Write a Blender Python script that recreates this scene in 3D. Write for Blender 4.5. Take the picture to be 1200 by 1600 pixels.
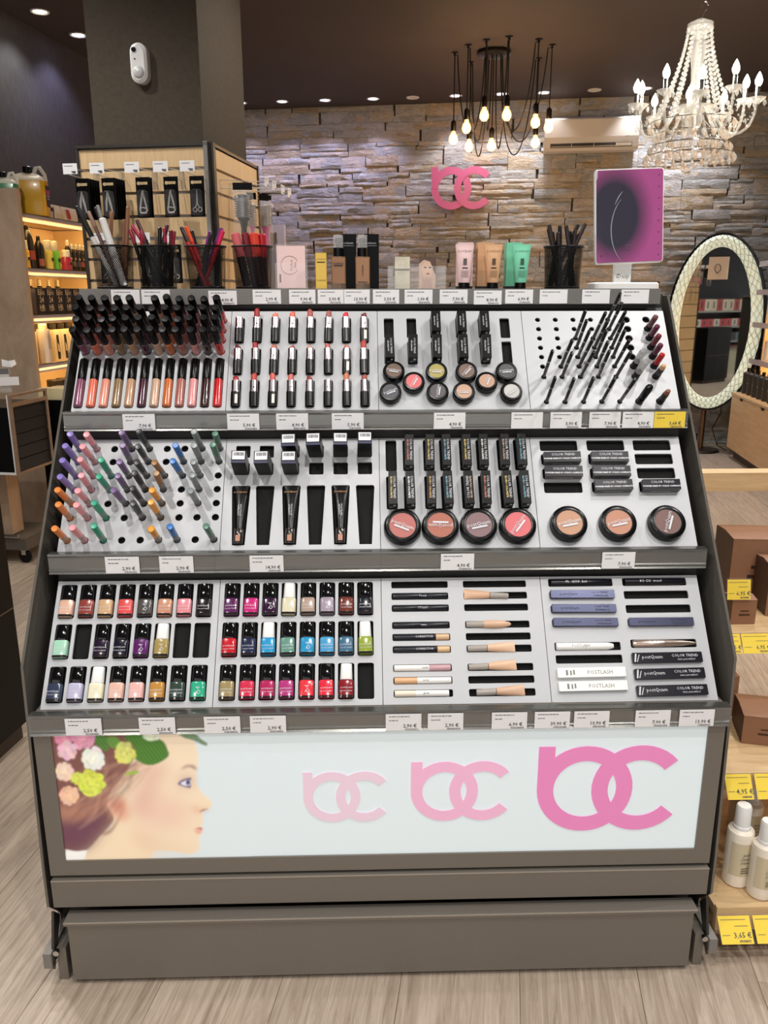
import bpy, math, random
import numpy as np
from mathutils import Matrix, Vector
for o in list(bpy.data.objects): bpy.data.objects.remove(o, do_unlink=True)
scene = bpy.context.scene
col = scene.collection
rnd = random.Random(7)
R = math.radians
# ------------------------------------------------------------------ camera
CAM = Vector((-0.036, -1.3521, 1.3185))
PITCH, ROLL, YAW, FPX = R(14.94), R(-0.04), R(-1.59), 1256.9
cd = bpy.data.cameras.new('camera'); camo = bpy.data.objects.new('camera', cd); col.objects.link(camo)
fwv = Vector((-math.sin(YAW)*math.cos(PITCH), math.cos(YAW)*math.cos(PITCH), -math.sin(PITCH)))
rt0 = Vector((math.cos(YAW), math.sin(YAW), 0)); up0 = rt0.cross(fwv)
rtv = rt0*math.cos(ROLL)+up0*math.sin(ROLL); upv = -rt0*math.sin(ROLL)+up0*math.cos(ROLL)
camo.matrix_world = Matrix(((rtv.x, upv.x, -fwv.x, CAM.x), (rtv.y, upv.y, -fwv.y, CAM.y), (rtv.z, upv.z, -fwv.z, CAM.z), (0, 0, 0, 1)))
cd.sensor_fit = 'VERTICAL'; cd.sensor_height = 36.0; cd.lens = FPX*36.0/1600.0; cd.clip_start = 0.02; cd.clip_end = 60
scene.camera = camo
# ------------------------------------------------------------------ world, exposure
w = bpy.data.worlds.new('world'); scene.world = w; w.use_nodes = True
bg = w.node_tree.nodes['Background']; bg.inputs[0].default_value = (1.0, 0.98, 0.97, 1); bg.inputs[1].default_value = 1.05
vs = scene.view_settings
vs.view_transform = 'Standard'; vs.look = 'None'; vs.gamma = 1.0; vs.exposure = 0.0; vs.use_curve_mapping = False
# room frame: the shop is turned ten degrees against the stand
RA = R(-10); RM = Matrix.Rotation(RA, 4, 'Z')
CEIL = 2.94
# ------------------------------------------------------------------ ceiling downlight positions (room frame) with power
SPOT_BACK = [(-2.13, 6.0), (-1.763, 6.0), (-1.391, 6.01), (-0.98, 6.02), (-0.284, 6.02), (0.095, 6.015), (0.437, 6.02), (1.24, 6.0), (1.64, 6.0)]
SPOT_LEFT = [(-2.57, 3.62), (-2.57, 4.06), (-2.6, 3.25)]
SPOT_FILL = [(-1.15, 0.45), (-2.05, 1.75), (1.15, 0.1), (-0.85, -0.75), (0.2, -0.9), (1.25, -0.75), (-0.9, -2.2), (0.4, -2.2), (1.7, -2.2), (-0.2, 2.0), (1.2, 2.0), (2.0, 0.6), (-1.75, 0.9), (1.85, 3.2), (1.2, 3.4)]  # last list: lights added out of frame to brighten stand and displays
# ------------------------------------------------------------------ materials
def lin(c):
    out = []
    for v in c[:3]:
        v = v/255.0
        out.append(v/12.92 if v <= 0.04045 else ((v+0.055)/1.055)**2.4)
    return (out[0], out[1], out[2], 1.0)
MATS = {}
def mat(name, c=(128, 128, 128), rough=0.5, metal=0.0, trans=0.0, ior=1.45, coat=0.0, emit=None, es=0.0, noise=0.0, nscale=30.0, bump=0.0, bscale=80.0, stretch=None, spec=0.5, alpha=1.0):
    if name in MATS: return MATS[name]
    m = bpy.data.materials.new(name); m.use_nodes = True; nt = m.node_tree; b = nt.nodes['Principled BSDF']; L = nt.links
    b.inputs['Base Color'].default_value = lin(c); b.inputs['Roughness'].default_value = rough; b.inputs['Metallic'].default_value = metal
    b.inputs['Transmission Weight'].default_value = trans; b.inputs['IOR'].default_value = ior; b.inputs['Coat Weight'].default_value = coat
    b.inputs['Coat Roughness'].default_value = 0.05; b.inputs['Specular IOR Level'].default_value = spec; b.inputs['Alpha'].default_value = alpha
    if emit is not None:
        b.inputs['Emission Color'].default_value = lin(emit); b.inputs['Emission Strength'].default_value = es
    if noise > 0 or bump > 0:
        tc = nt.nodes.new('ShaderNodeTexCoord'); mp = nt.nodes.new('ShaderNodeMapping'); L.new(tc.outputs['Object'], mp.inputs[0])
        if stretch: mp.inputs['Scale'].default_value = stretch
        if noise > 0:
            n = nt.nodes.new('ShaderNodeTexNoise'); n.inputs['Scale'].default_value = nscale; n.inputs['Detail'].default_value = 5
            L.new(mp.outputs[0], n.inputs['Vector'])
            mr = nt.nodes.new('ShaderNodeMapRange'); mr.inputs[3].default_value = 1-noise; mr.inputs[4].default_value = 1+noise; mr.inputs[1].default_value = 0.25; mr.inputs[2].default_value = 0.75
            L.new(n.outputs[0], mr.inputs[0])
            vm = nt.nodes.new('ShaderNodeVectorMath'); vm.operation = 'SCALE'; vm.inputs[0].default_value = lin(c)[:3]; L.new(mr.outputs[0], vm.inputs['Scale'])
            L.new(vm.outputs[0], b.inputs['Base Color'])
        if bump > 0:
            n2 = nt.nodes.new('ShaderNodeTexNoise'); n2.inputs['Scale'].default_value = bscale; n2.inputs['Detail'].default_value = 6; L.new(mp.outputs[0], n2.inputs['Vector'])
            bp = nt.nodes.new('ShaderNodeBump'); bp.inputs['Strength'].default_value = bump; bp.inputs['Distance'].default_value = 0.01
            L.new(n2.outputs[0], bp.inputs['Height']); L.new(bp.outputs[0], b.inputs['Normal'])
    MATS[name] = m; return m
def cmat(c, rough=0.35, **k):          # a plain product colour
    return mat('product_%d_%d_%d_%d' % (c[0], c[1], c[2], int(rough*100)), c, rough, **k)
def wood(name, c1, c2, grain=(1, 14, 14), rough=0.5, sc=6.0, bump=0.08):
    if name in MATS: return MATS[name]
    m = bpy.data.materials.new(name); m.use_nodes = True; nt = m.node_tree; b = nt.nodes['Principled BSDF']; L = nt.links
    tc = nt.nodes.new('ShaderNodeTexCoord'); mp = nt.nodes.new('ShaderNodeMapping'); mp.inputs['Scale'].default_value = grain; L.new(tc.outputs['Object'], mp.inputs[0])
    n = nt.nodes.new('ShaderNodeTexNoise'); n.inputs['Scale'].default_value = sc; n.inputs['Detail'].default_value = 8; n.inputs['Roughness'].default_value = 0.65; n.inputs['Distortion'].default_value = 0.6; L.new(mp.outputs[0], n.inputs['Vector'])
    cr = nt.nodes.new('ShaderNodeValToRGB'); cr.color_ramp.elements[0].color = lin(c1); cr.color_ramp.elements[1].color = lin(c2); cr.color_ramp.elements[0].position = 0.32; cr.color_ramp.elements[1].position = 0.68
    L.new(n.outputs[0], cr.inputs[0]); L.new(cr.outputs[0], b.inputs['Base Color']); b.inputs['Roughness'].default_value = rough
    bp = nt.nodes.new('ShaderNodeBump'); bp.inputs['Strength'].default_value = bump; bp.inputs['Distance'].default_value = 0.005; L.new(n.outputs[0], bp.inputs['Height']); L.new(bp.outputs[0], b.inputs['Normal'])
    MATS[name] = m; return m
# ------------------------------------------------------------------ mesh building
I4 = Matrix.Identity(4)
def TR(x, y, z): return Matrix.Translation((x, y, z))
def RX(a): return Matrix.Rotation(a, 4, 'X')
def RY(a): return Matrix.Rotation(a, 4, 'Y')
def RZ(a): return Matrix.Rotation(a, 4, 'Z')
class MB:
    def __init__(s): s.v = []; s.f = []
    def add(s, vs_, fs, M=None):
        o = len(s.v)
        s.v += [tuple(M @ Vector(p)) for p in vs_] if M is not None else [tuple(p) for p in vs_]
        s.f += [tuple(o+i for i in f) for f in fs]; return s
    def box(s, x0, x1, y0, y1, z0, z1, M=None):
        return s.add([(x0, y0, z0), (x1, y0, z0), (x1, y1, z0), (x0, y1, z0), (x0, y0, z1), (x1, y0, z1), (x1, y1, z1), (x0, y1, z1)],
                     [(0, 3, 2, 1), (4, 5, 6, 7), (0, 1, 5, 4), (1, 2, 6, 5), (2, 3, 7, 6), (3, 0, 4, 7)], M)
    def loft(s, rings, M=None, cap0=True, cap1=True):
        n = len(rings[0]); vs_ = [p for r_ in rings for p in r_]; fs = []
        for k in range(len(rings)-1):
            for i in range(n):
                j = (i+1) % n; fs.append((k*n+i, k*n+j, (k+1)*n+j, (k+1)*n+i))
        if cap0: fs.append(tuple(range(n-1, -1, -1)))
        if cap1: fs.append(tuple((len(rings)-1)*n+i for i in range(n)))
        return s.add(vs_, fs, M)
    def lathe(s, prof, seg=16, M=None):            # (r, z) pairs from bottom to top
        rings = [[(r_*math.cos(2*math.pi*i/seg), r_*math.sin(2*math.pi*i/seg), z) for i in range(seg)] for r_, z in prof]
        return s.loft(rings, M, cap0=prof[0][0] > 1e-6, cap1=prof[-1][0] > 1e-6)
    def prism(s, poly, z0, z1, M=None, bevel=0.0):  # counter-clockwise outline in XY
        def off(q, d):
            cx = sum(p[0] for p in q)/len(q); cy = sum(p[1] for p in q)/len(q); out = []
            for x, y in q:
                dx, dy = x-cx, y-cy; out.append((x-math.copysign(min(d, abs(dx)), dx) if abs(dx) > 1e-9 else x, y-math.copysign(min(d, abs(dy)), dy) if abs(dy) > 1e-9 else y))
            return out
        if bevel > 0:
            b = off(poly, bevel)
            return s.loft([[(x, y, z0) for x, y in poly], [(x, y, z1-bevel) for x, y in poly], [(x, y, z1) for x, y in b]], M)
        return s.loft([[(x, y, z0) for x, y in poly], [(x, y, z1) for x, y in poly]], M)
    def tube(s, pts, r_, seg=8, M=None, cap=True):
        pts = [Vector(p) for p in pts]; rs = r_ if isinstance(r_, (list, tuple)) else [r_]*len(pts); rings = []; pn = None
        for i, p in enumerate(pts):
            t = (pts[min(i+1, len(pts)-1)]-pts[max(i-1, 0)])
            if t.length < 1e-9: t = Vector((0, 0, 1))
            t.normalize()
            if pn is None: pn = t.orthogonal().normalized()
            n = (pn-t*pn.dot(t));
            n = n.normalized() if n.length > 1e-6 else t.orthogonal().normalized()
            pn = n; b = t.cross(n)
            rings.append([tuple(p+(n*math.cos(2*math.pi*k/seg)+b*math.sin(2*math.pi*k/seg))*rs[i]) for k in range(seg)])
        return s.loft(rings, M, cap, cap)
    def mesh(s, name, smooth=35):
        me = bpy.data.meshes.new(name); me.from_pydata(s.v, [], s.f); me.update()
        if smooth:
            me.shade_smooth(); me.set_sharp_from_angle(angle=R(smooth))
        return me
def rrect(w_, h_, r_, n=3, cx=0.0, cy=0.0):
    r_ = min(r_, w_/2-1e-5, h_/2-1e-5); out = []
    for sx, sy, a0 in ((1, -1, -90), (1, 1, 0), (-1, 1, 90), (-1, -1, 180)):
        for k in range(n+1):
            a = R(a0+90*k/n); out.append((cx+sx*(w_/2-r_)+r_*math.cos(a), cy+sy*(h_/2-r_)+r_*math.sin(a)))
    return out
def circ(r_, n=20, cx=0.0, cy=0.0): return [(cx+r_*math.cos(2*math.pi*k/n), cy+r_*math.sin(2*math.pi*k/n)) for k in range(n)]
CACHE = {}
def cached(key, fn, smooth=35):
    if key not in CACHE: CACHE[key] = fn().mesh(key, smooth)
    return CACHE[key]
def holed_plate(name, outline, holes, t):          # a flat sheet of thickness t with cut-outs, top at z = 0
    cu = bpy.data.curves.new(name, 'CURVE'); cu.dimensions = '2D'; cu.fill_mode = 'BOTH'; cu.extrude = t/2
    for poly in [outline]+holes:
        sp = cu.splines.new('POLY'); sp.points.add(len(poly)-1); sp.use_cyclic_u = True
        for p, q in zip(sp.points, poly): p.co = (q[0], q[1], 0, 1)
    ob_ = bpy.data.objects.new(name, cu); me = bpy.data.meshes.new_from_object(ob_); bpy.data.objects.remove(ob_); bpy.data.curves.remove(cu)
    me.transform(TR(0, 0, -t/2)); me.materials.clear(); return me
TXT = {}
def text_mesh(body, size, align='CENTER', bold=0.0):
    key = (body, round(size, 5), align, bold)
    if key in TXT: return TXT[key]
    cu = bpy.data.curves.new('lettering', 'FONT'); cu.body = body; cu.size = size; cu.align_x = align; cu.align_y = 'CENTER'; cu.resolution_u = 1; cu.offset = bold*size
    ob_ = bpy.data.objects.new('lettering', cu); me = bpy.data.meshes.new_from_object(ob_); bpy.data.objects.remove(ob_); bpy.data.curves.remove(cu)
    me.materials.clear(); TXT[key] = me; return me
def link(name, data, m=None, parent=None, M=None):
    o = bpy.data.objects.new(name, data); col.objects.link(o)
    if m is not None and data is not None:
        if not data.materials: data.materials.append(m)
        elif data.materials[0] is not m:
            o.material_slots[0].link = 'OBJECT'; o.material_slots[0].material = m
    if parent is not None: o.parent = parent
    if M is not None: o.matrix_basis = M
    return o
def part(name, mb, m, parent, M=None, label=None, smooth=35):
    me = mb if isinstance(mb, bpy.types.Mesh) else mb.mesh(name, smooth)
    o = link(name, me, m, parent, M)
    if label: o['label'] = label
    return o
def tag(o, label, cat, group=None):
    o['label'] = label; o['category'] = cat
    if group: o['group'] = group
    return o
def thing(name, label, cat, M=None, group=None):
    o = link(name, None, None, None, M); o.empty_display_size = 0.02
    return tag(o, label, cat, group)
def struct(name, mb, m, M=None, parent=None, smooth=0):
    me = mb if isinstance(mb, bpy.types.Mesh) else mb.mesh(name, smooth)
    o = link(name, me, m, parent, M)
    if parent is None: o['kind'] = 'structure'
    return o
def lettering(body, size, m, parent, M, name='lettering', align='CENTER', bold=0.0):
    return link(name, text_mesh(body, size, align, bold), m, parent, M)
ORD = ['', 'first', 'second', 'third', 'fourth', 'fifth', 'sixth', 'seventh', 'eighth', 'ninth', 'tenth', 'eleventh', 'twelfth', 'thirteenth', 'fourteenth', 'fifteenth', 'sixteenth', 'seventeenth', 'eighteenth']
# lamps
def point_light(name, loc, power, color, size, parent=None):
    ld = bpy.data.lights.new(name, 'POINT'); ld.energy = power; ld.color = color; ld.shadow_soft_size = size
    o = bpy.data.objects.new(name, ld); col.objects.link(o); o.location = loc
    if parent: o.parent = parent
    return o
def spot_light(name, loc, power, color, angle, size, parent=None, blend=0.6, rot=(0, 0, 0)):
    ld = bpy.data.lights.new(name, 'SPOT'); ld.energy = power; ld.color = color; ld.spot_size = angle; ld.spot_blend = blend; ld.shadow_soft_size = size
    o = bpy.data.objects.new(name, ld); col.objects.link(o); o.location = loc; o.rotation_euler = rot
    if parent: o.parent = parent
    return o
BLACK = mat('black_plastic', (9, 9, 10), 0.25, spec=0.3)
SOFTBLACK = mat('black_card', (10, 10, 11), 0.35, spec=0.18)
WHITE = mat('white_plastic', (232, 232, 230), 0.35)
PAPER = mat('white_paper', (236, 236, 238), 0.7)
INK = mat('dark_ink', (40, 40, 46), 0.7)
SILVERINK = mat('silver_print', (200, 200, 205), 0.35)
GREYMETAL = mat('warm_grey_lacquer', (122, 116, 108), 0.38, 0.25, noise=0.03, nscale=300)
CLEAR = mat('clear_plastic', (255, 255, 255), 0.03, trans=1.0, ior=1.3)
# ================================================================== the room
WB, WL, WR, WF = 6.27, -2.78, 2.47, -4.2         # back, left, right, behind the camera (room frame)
# floor: a slab and its planks running along the room
FLOORW = bpy.data.materials.new('oak_plank'); FLOORW.use_nodes = True
def _floor():
    nt = FLOORW.node_tree; L = nt.links; b = nt.nodes['Principled BSDF']
    tc = nt.nodes.new('ShaderNodeTexCoord'); oi = nt.nodes.new('ShaderNodeObjectInfo'); mp = nt.nodes.new('ShaderNodeMapping'); mp.inputs['Scale'].default_value = (30, 1.6, 1)
    sc = nt.nodes.new('ShaderNodeVectorMath'); sc.operation = 'SCALE'; sc.inputs[0].default_value = (31, 17, 5); L.new(oi.outputs['Random'], sc.inputs['Scale'])
    ad = nt.nodes.new('ShaderNodeVectorMath'); L.new(tc.outputs['Object'], ad.inputs[0]); L.new(sc.outputs[0], ad.inputs[1]); L.new(ad.outputs[0], mp.inputs[0])
    n = nt.nodes.new('ShaderNodeTexNoise'); n.inputs['Scale'].default_value = 2.6; n.inputs['Detail'].default_value = 9; n.inputs['Roughness'].default_value = 0.7; n.inputs['Distortion'].default_value = 1.2; L.new(mp.outputs[0], n.inputs['Vector'])
    cr = nt.nodes.new('ShaderNodeValToRGB'); e = cr.color_ramp.elements; e[0].position = 0.3; e[0].color = lin((140, 122, 106)); e[1].position = 0.7; e[1].color = lin((198, 182, 164)); L.new(n.outputs[0], cr.inputs[0])
    mr = nt.nodes.new('ShaderNodeMapRange'); mr.inputs[3].default_value = 0.88; mr.inputs[4].default_value = 1.1; L.new(oi.outputs['Random'], mr.inputs[0])
    v = nt.nodes.new('ShaderNodeVectorMath'); v.operation = 'SCALE'; L.new(cr.outputs[0], v.inputs[0]); L.new(mr.outputs[0], v.inputs['Scale']); L.new(v.outputs[0], b.inputs['Base Color'])
    b.inputs['Roughness'].default_value = 0.42
    bp = nt.nodes.new('ShaderNodeBump'); bp.inputs['Strength'].default_value = 0.12; bp.inputs['Distance'].default_value = 0.003; L.new(n.outputs[0], bp.inputs['Height']); L.new(bp.outputs[0], b.inputs['Normal'])
_floor()
floor = struct('floor', MB().box(WL-0.1, WR+0.1, WF, WB+0.1, -0.08, -0.006), mat('joint_dark', (60, 50, 42), 0.8), RM)
PLW, PLL = 0.235, 1.5
plank_me = MB().prism(rrect(PLW-0.0008, PLL-0.0008, 0.001, 1), -0.006, 0.0, None, 0.0007).mesh('plank', 0)
ncx = int((WR-WL)/PLW)+1
for i in range(ncx):
    off = rnd.random()*PLL; y = WF+0.1-off
    while y < WB:
        a_, b_ = max(y, WF), min(y+PLL, WB+0.02)
        if b_-a_ > 0.02: link('plank', plank_me, FLOORW, floor, TR(WL+PLW*(i+0.5), (a_+b_)/2, 0) @ Matrix.Diagonal((1, (b_-a_)/PLL, 1, 1)))
        y += PLL
# ceiling
struct('ceiling', MB().box(WL-0.1, WR+0.1, WF, WB+0.1, CEIL, CEIL+0.1), mat('ceiling_paint', (74, 64, 60), 0.75, noise=0.04, nscale=3), RM)
# left wall in dark textured paper and right wall
PAPERW = mat('charcoal_wallpaper', (66, 65, 70), 0.8, noise=0.18, nscale=14, bump=0.25, bscale=160, stretch=(1, 3, 1))
struct('wall_left', MB().box(WL-0.1, WL, WF, WB, 0, CEIL), PAPERW, RM)
struct('wall_right', MB().box(WR, WR+0.1, WF, WB, 0, CEIL), mat('grey_wall_paint', (88, 86, 84), 0.8, noise=0.05, nscale=5), RM)
# no wall behind the camera: left open so world light fills from there
# back wall: backing plus individual ledge stones
STONE = bpy.data.materials.new('ledge_stone'); STONE.use_nodes = True
def _stone():
    nt = STONE.node_tree; L = nt.links; b = nt.nodes['Principled BSDF']
    geo = nt.nodes.new('ShaderNodeNewGeometry'); oi = nt.nodes.new('ShaderNodeObjectInfo')
    mp = nt.nodes.new('ShaderNodeMapping'); mp.inputs['Scale'].default_value = (2.4, 2.4, 5); L.new(geo.outputs['Position'], mp.inputs[0])
    cr = nt.nodes.new('ShaderNodeValToRGB'); cr.color_ramp.interpolation = 'CONSTANT'; e = cr.color_ramp.elements
    cols = [(182, 180, 174), (188, 178, 162), (172, 172, 168), (194, 184, 170), (178, 162, 136), (186, 183, 178), (166, 165, 160), (188, 172, 146)]
    e[0].color = lin(cols[0]); e[1].position = 1/8; e[1].color = lin(cols[1])
    for k in range(2, 8):
        q = e.new(k/8); q.color = lin(cols[k])
    n0 = nt.nodes.new('ShaderNodeTexNoise'); n0.inputs['Scale'].default_value = 2.2; n0.inputs['Detail'].default_value = 1; L.new(mp.outputs[0], n0.inputs['Vector'])
    am = nt.nodes.new('ShaderNodeMath'); am.operation = 'MULTIPLY_ADD'; am.inputs[1].default_value = 0.5; L.new(n0.outputs[0], am.inputs[0]); L.new(oi.outputs['Random'], am.inputs[2])
    fr = nt.nodes.new('ShaderNodeMath'); fr.operation = 'FRACT'; L.new(am.outputs[0], fr.inputs[0])
    L.new(fr.outputs[0], cr.inputs[0])
    n = nt.nodes.new('ShaderNodeTexNoise'); n.inputs['Scale'].default_value = 9; n.inputs['Detail'].default_value = 8; n.inputs['Roughness'].default_value = 0.65; n.inputs['Distortion'].default_value = 0.8; L.new(mp.outputs[0], n.inputs['Vector'])
    mr = nt.nodes.new('ShaderNodeMapRange'); mr.inputs[1].default_value = 0.3; mr.inputs[2].default_value = 0.7; mr.inputs[3].default_value = 0.80; mr.inputs[4].default_value = 1.25; L.new(n.outputs[0], mr.inputs[0])
    v = nt.nodes.new('ShaderNodeVectorMath'); v.operation = 'SCALE'; L.new(cr.outputs[0], v.inputs[0]); L.new(mr.outputs[0], v.inputs['Scale']); L.new(v.outputs[0], b.inputs['Base Color'])
    b.inputs['Roughness'].default_value = 0.8
    bp = nt.nodes.new('ShaderNodeBump'); bp.inputs['Strength'].default_value = 0.9; bp.inputs['Distance'].default_value = 0.02; L.new(n.outputs[0], bp.inputs['Height']); L.new(bp.outputs[0], b.inputs['Normal'])
_stone()
wall_back = struct('wall_back', MB().box(WL-0.1, WR+0.1, WB+0.02, WB+0.12, 0, CEIL), mat('mortar', (70, 66, 60), 0.9), RM)
def stone_mb(seed):
    r_ = random.Random(seed); m = MB(); nx, nz = 5, 3; g = []
    for j in range(nz+1):
        row = []
        for i in range(nx+1):
            e = 0.62 if (i in (0, nx) or j in (0, nz)) else 1.0
            row.append((i/nx-0.5, -(0.55+0.45*e*(0.7+0.6*r_.random())), j/nz-0.5+(r_.random()-0.5)*0.1*(0 < i < nx)*(0 < j < nz)))
        g.append(row)
    vs_ = [p for row in g for p in row]; W = nx+1; fs = []
    for j in range(nz):
        for i in range(nx): fs.append((j*W+i, j*W+i+1, (j+1)*W+i+1, (j+1)*W+i))
    rim = [i for i in range(W)]+[j*W+nx for j in range(1, nz+1)]+[nz*W+i for i in range(nx-1, -1, -1)]+[j*W for j in range(nz-1, 0, -1)]
    o = len(vs_); vs_ += [(vs_[i][0], 0.0, vs_[i][2]) for i in rim]; nr = len(rim)
    for k in range(nr): fs.append((rim[k], o+k, o+(k+1) % nr, rim[(k+1) % nr]))
    return m.add(vs_, fs)
STM = [stone_mb(s).mesh('stone', 30) for s in range(14)]
far = MB(); r5 = random.Random(5); nst = 0
zc = CEIL
while zc > 0.02:
    hc = r5.choice((0.11, 0.13, 0.14, 0.16)); hc = min(hc, zc); x = WL+0.3 - r5.random()*0.3
    while x < WR-0.02:
        ln = r5.uniform(0.2, 0.46); x1 = min(x+ln, WR-0.004)
        if x1-x < 0.06: break
        k = r5.choice((1, 2, 2, 2, 3)); cuts = [0]+sorted(r5.uniform(0.25, 0.75) for _ in range(k-1))+[1]
        if k == 3: cuts = [0, r5.uniform(.25, .4), r5.uniform(.6, .72), 1]
        for a, c in zip(cuts[:-1], cuts[1:]):
            h = (c-a)*hc; z = zc-hc+(a+c)/2*hc; xs = (x+x1)/2+(r5.random()-0.5)*0.03; lw = x1-x
            xs = min(max(xs, x+0.0), WR-lw/2-0.003) if k > 1 else (x+x1)/2
            d = r5.uniform(0.024, 0.042); S = TR(xs, WB+0.03, z) @ Matrix.Diagonal((lw-0.002, d, h-0.002, 1))
            si = r5.randrange(len(STM)); vis = z > 1.36 and -2.5 < xs < 2.45
            if vis and nst < 300:
                link('stone', STM[si], STONE, wall_back, S); nst += 1
            else:
                me = STM[si]; far.add([v.co for v in me.vertices], [tuple(p.vertices) for p in me.polygons], S)
        x = x1
    zc -= hc
fo = link('stonework', far.mesh('stonework', 30), STONE, wall_back); fo['kind'] = 'stuff'
# square column wrapped in dark fabric paper (with slat panels on it, built further down)
CX0, CX1, CY0, CY1 = -1.315, -0.90, 1.67, 2.17
struct('wall_column', MB().box(CX0, CX1, CY0, CY1, 0, CEIL), mat('taupe_fabric_paper', (74, 66, 55), 0.9, noise=0.14, nscale=60, bump=0.3, bscale=220), RM)
# ------------------------------------------------------------------ recessed downlights
ring_me = MB().lathe([(0.052, 0), (0.056, -0.004), (0.05, -0.008), (0.042, -0.006), (0.036, 0.0)], 20).mesh('trim_ring')
lens_me = MB().lathe([(0.0, -0.0035), (0.034, -0.004), (0.036, -0.002), (0.036, 0.0)], 20).mesh('lens')
LENSV = mat('violet_white_lens', (255, 255, 255), 0.4, emit=(226, 218, 255), es=14)
LENSW = mat('warm_white_lens', (255, 255, 255), 0.4, emit=(255, 240, 215), es=14)
LENSOFF = mat('unlit_lens', (225, 215, 200), 0.35)
def downlight(x, y, kind, label, power, color, angle):
    t = thing('downlight', label, 'ceiling light', RM @ TR(x, y, CEIL), 'recessed ceiling downlights')
    part('trim_ring', ring_me, WHITE, t)
    part('lens', lens_me, {'v': LENSV, 'w': LENSW, 'off': LENSOFF}[kind], t)
    if power: spot_light('downlight_lamp', (0, 0, -0.02), power, color, R(angle), 0.03, t)
VI, WA, NE = (0.68, 0.64, 1.0), (1.0, 0.86, 0.68), (1.0, 0.965, 0.92)
for i, (x, y) in enumerate(SPOT_BACK):
    pw = 19 if i < 4 else (22 if i < 7 else 36)
    downlight(x, y, 'v', 'lit recessed downlight, %s from the column in the row along the stone wall' % ORD[i+1], pw, VI if i < 4 else (0.9, 0.9, 1.0), 100)
downlight(-0.644, 6.03, 'off', 'unlit round recessed ceiling light left of the bulb cluster, by the stone wall', 0, VI, 90)
downlight(0.838, 5.997, 'off', 'unlit round recessed ceiling light right of the bulb cluster, above the air conditioner', 0, VI, 90)
for i, (x, y) in enumerate(SPOT_LEFT):
    downlight(x, y, 'v' if i == 1 else 'w', ['bright white recessed downlight above the left dark wall, leftmost fully visible', 'small violet recessed downlight at the left edge of the dark column', 'warm recessed downlight cut off by the top left frame edge'][i], (13, 12, 8)[i], (NE, VI, WA)[i], 120)
for i, (x, y) in enumerate(SPOT_FILL):
    downlight(x, y, 'w', 'added fill downlight over the aisle, out of frame, number %s of the grid' % ORD[i+1], 58, NE, 130)
# ------------------------------------------------------------------ white motion sensor on the column
s = thing('motion_sensor', 'white pill-shaped motion sensor with camera lens on the dark column', 'sensor', RM @ TR(-1.112, CY0, 2.115))
part('housing', MB().prism(rrect(0.062, 0.13, 0.031, 6), 0, 0.035, RX(R(90)), 0.008), WHITE, s)
part('camera_lens', MB().lathe([(0.009, 0), (0.008, 0.006), (0.004, 0.007)], 16, TR(-0.012, -0.033, 0.042) @ RX(R(90))), BLACK, s)
part('status_light', MB().lathe([(0.003, 0), (0.002, 0.004)], 8, TR(-0.01, -0.034, 0.012) @ RX(R(90))), BLACK, s)
part('dome', MB().lathe([(0.021, 0), (0.02, 0.003), (0.014, 0.008), (0.0, 0.01)], 16, TR(0.0, -0.034, -0.03) @ RX(R(90))), mat('frosted_dome', (205, 205, 205), 0.3), s)
# ================================================================== the display stand
ROWS = {1: ((.484, 1.288), (.333, 1.090)), 2: ((.332, 1.032), (.179, .832)), 3: ((.172, .775), (.019, .576))}
PLEN = 0.25
def PM(k, X, v, h=0.0, rz=0.0):                     # a frame lying on tray k: x right, y up the slope, z out of the tray
    (ty, tz), (by, bz) = ROWS[k]; L_ = math.hypot(ty-by, tz-bz); sy, sz = (ty-by)/L_, (tz-bz)/L_
    o = Vector((X, by+sy*v-sz*h, bz+sz*v+sy*h))
    return Matrix(((1, 0, 0, o.x), (0, sy, -sz, o.y), (0, sz, sy, o.z), (0, 0, 0, 1))) @ RZ(rz)
stand = thing('display_stand', 'large grey tiered make-up display stand with lit poster and two drawers', 'display stand')
CARC = mat('charcoal_carcass', (46, 44, 42), 0.5)
SIDE = mat('dark_gloss_side', (96, 92, 86), 0.06, coat=0.8, spec=0.9)
TRAYW = mat('satin_white_tray', (180, 182, 185), 0.42, 0.1, noise=0.015, nscale=8)
FOAM = mat('black_foam', (13, 13, 14), 0.9, bump=0.2, bscale=400)
RAILM = mat('brushed_rail', (116, 116, 112), 0.24, 0.8, noise=0.12, nscale=6, stretch=(0.3, 30, 30))
TAGCLEAR = mat('clear_tag_cover', (255, 255, 255), 0.06, alpha=0.035, spec=0.6)
def exX(poly, x0, x1): # outline given as (y, z), swept along x
    m = MB(); n = len(poly)
    m.add([(x0, y, z) for y, z in poly]+[(x1, y, z) for y, z in poly], [tuple(range(n))[::-1], tuple(range(n, 2*n))]+[(i, (i+1) % n, n+(i+1) % n, n+i) for i in range(n)])
    return m
# carcass, sides, top shelf
d_ = 0.018
carc = [(.70, .03), (.70, 1.325), (.51, 1.325), (.51, 1.295)]
for k in (1, 2, 3):
    (ty, tz), (by, bz) = ROWS[k]; ox, oz = .61*0+d_*.793, -d_*.609
    carc += [(ty+ox, tz+oz), (by+ox, bz+oz-0.004)]
carc += [(.05, .54), (.05, .24), (.06, .235), (.06, .03)]
part('carcass', exX(carc[::-1], -.645, .645), CARC, stand, smooth=0)
side_out = [(.72, 1.322), (.532, 1.322), (.505, 1.291), (.024, .661), (.006, .24), (.006, .15), (.05, .10), (.05, .03), (.72, .03)]
for sx in (-1, 1):
    part('side_panel', exX(side_out, *((.663, .668) if sx > 0 else (-.668, -.663))), SIDE, stand, smooth=0)
part('top_shelf', MB().box(-.653, .636, .497, .735, 1.322, 1.337).box(-.653, .636, .497, .503, 1.303, 1.337), GREYMETAL, stand, smooth=0)
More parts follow.
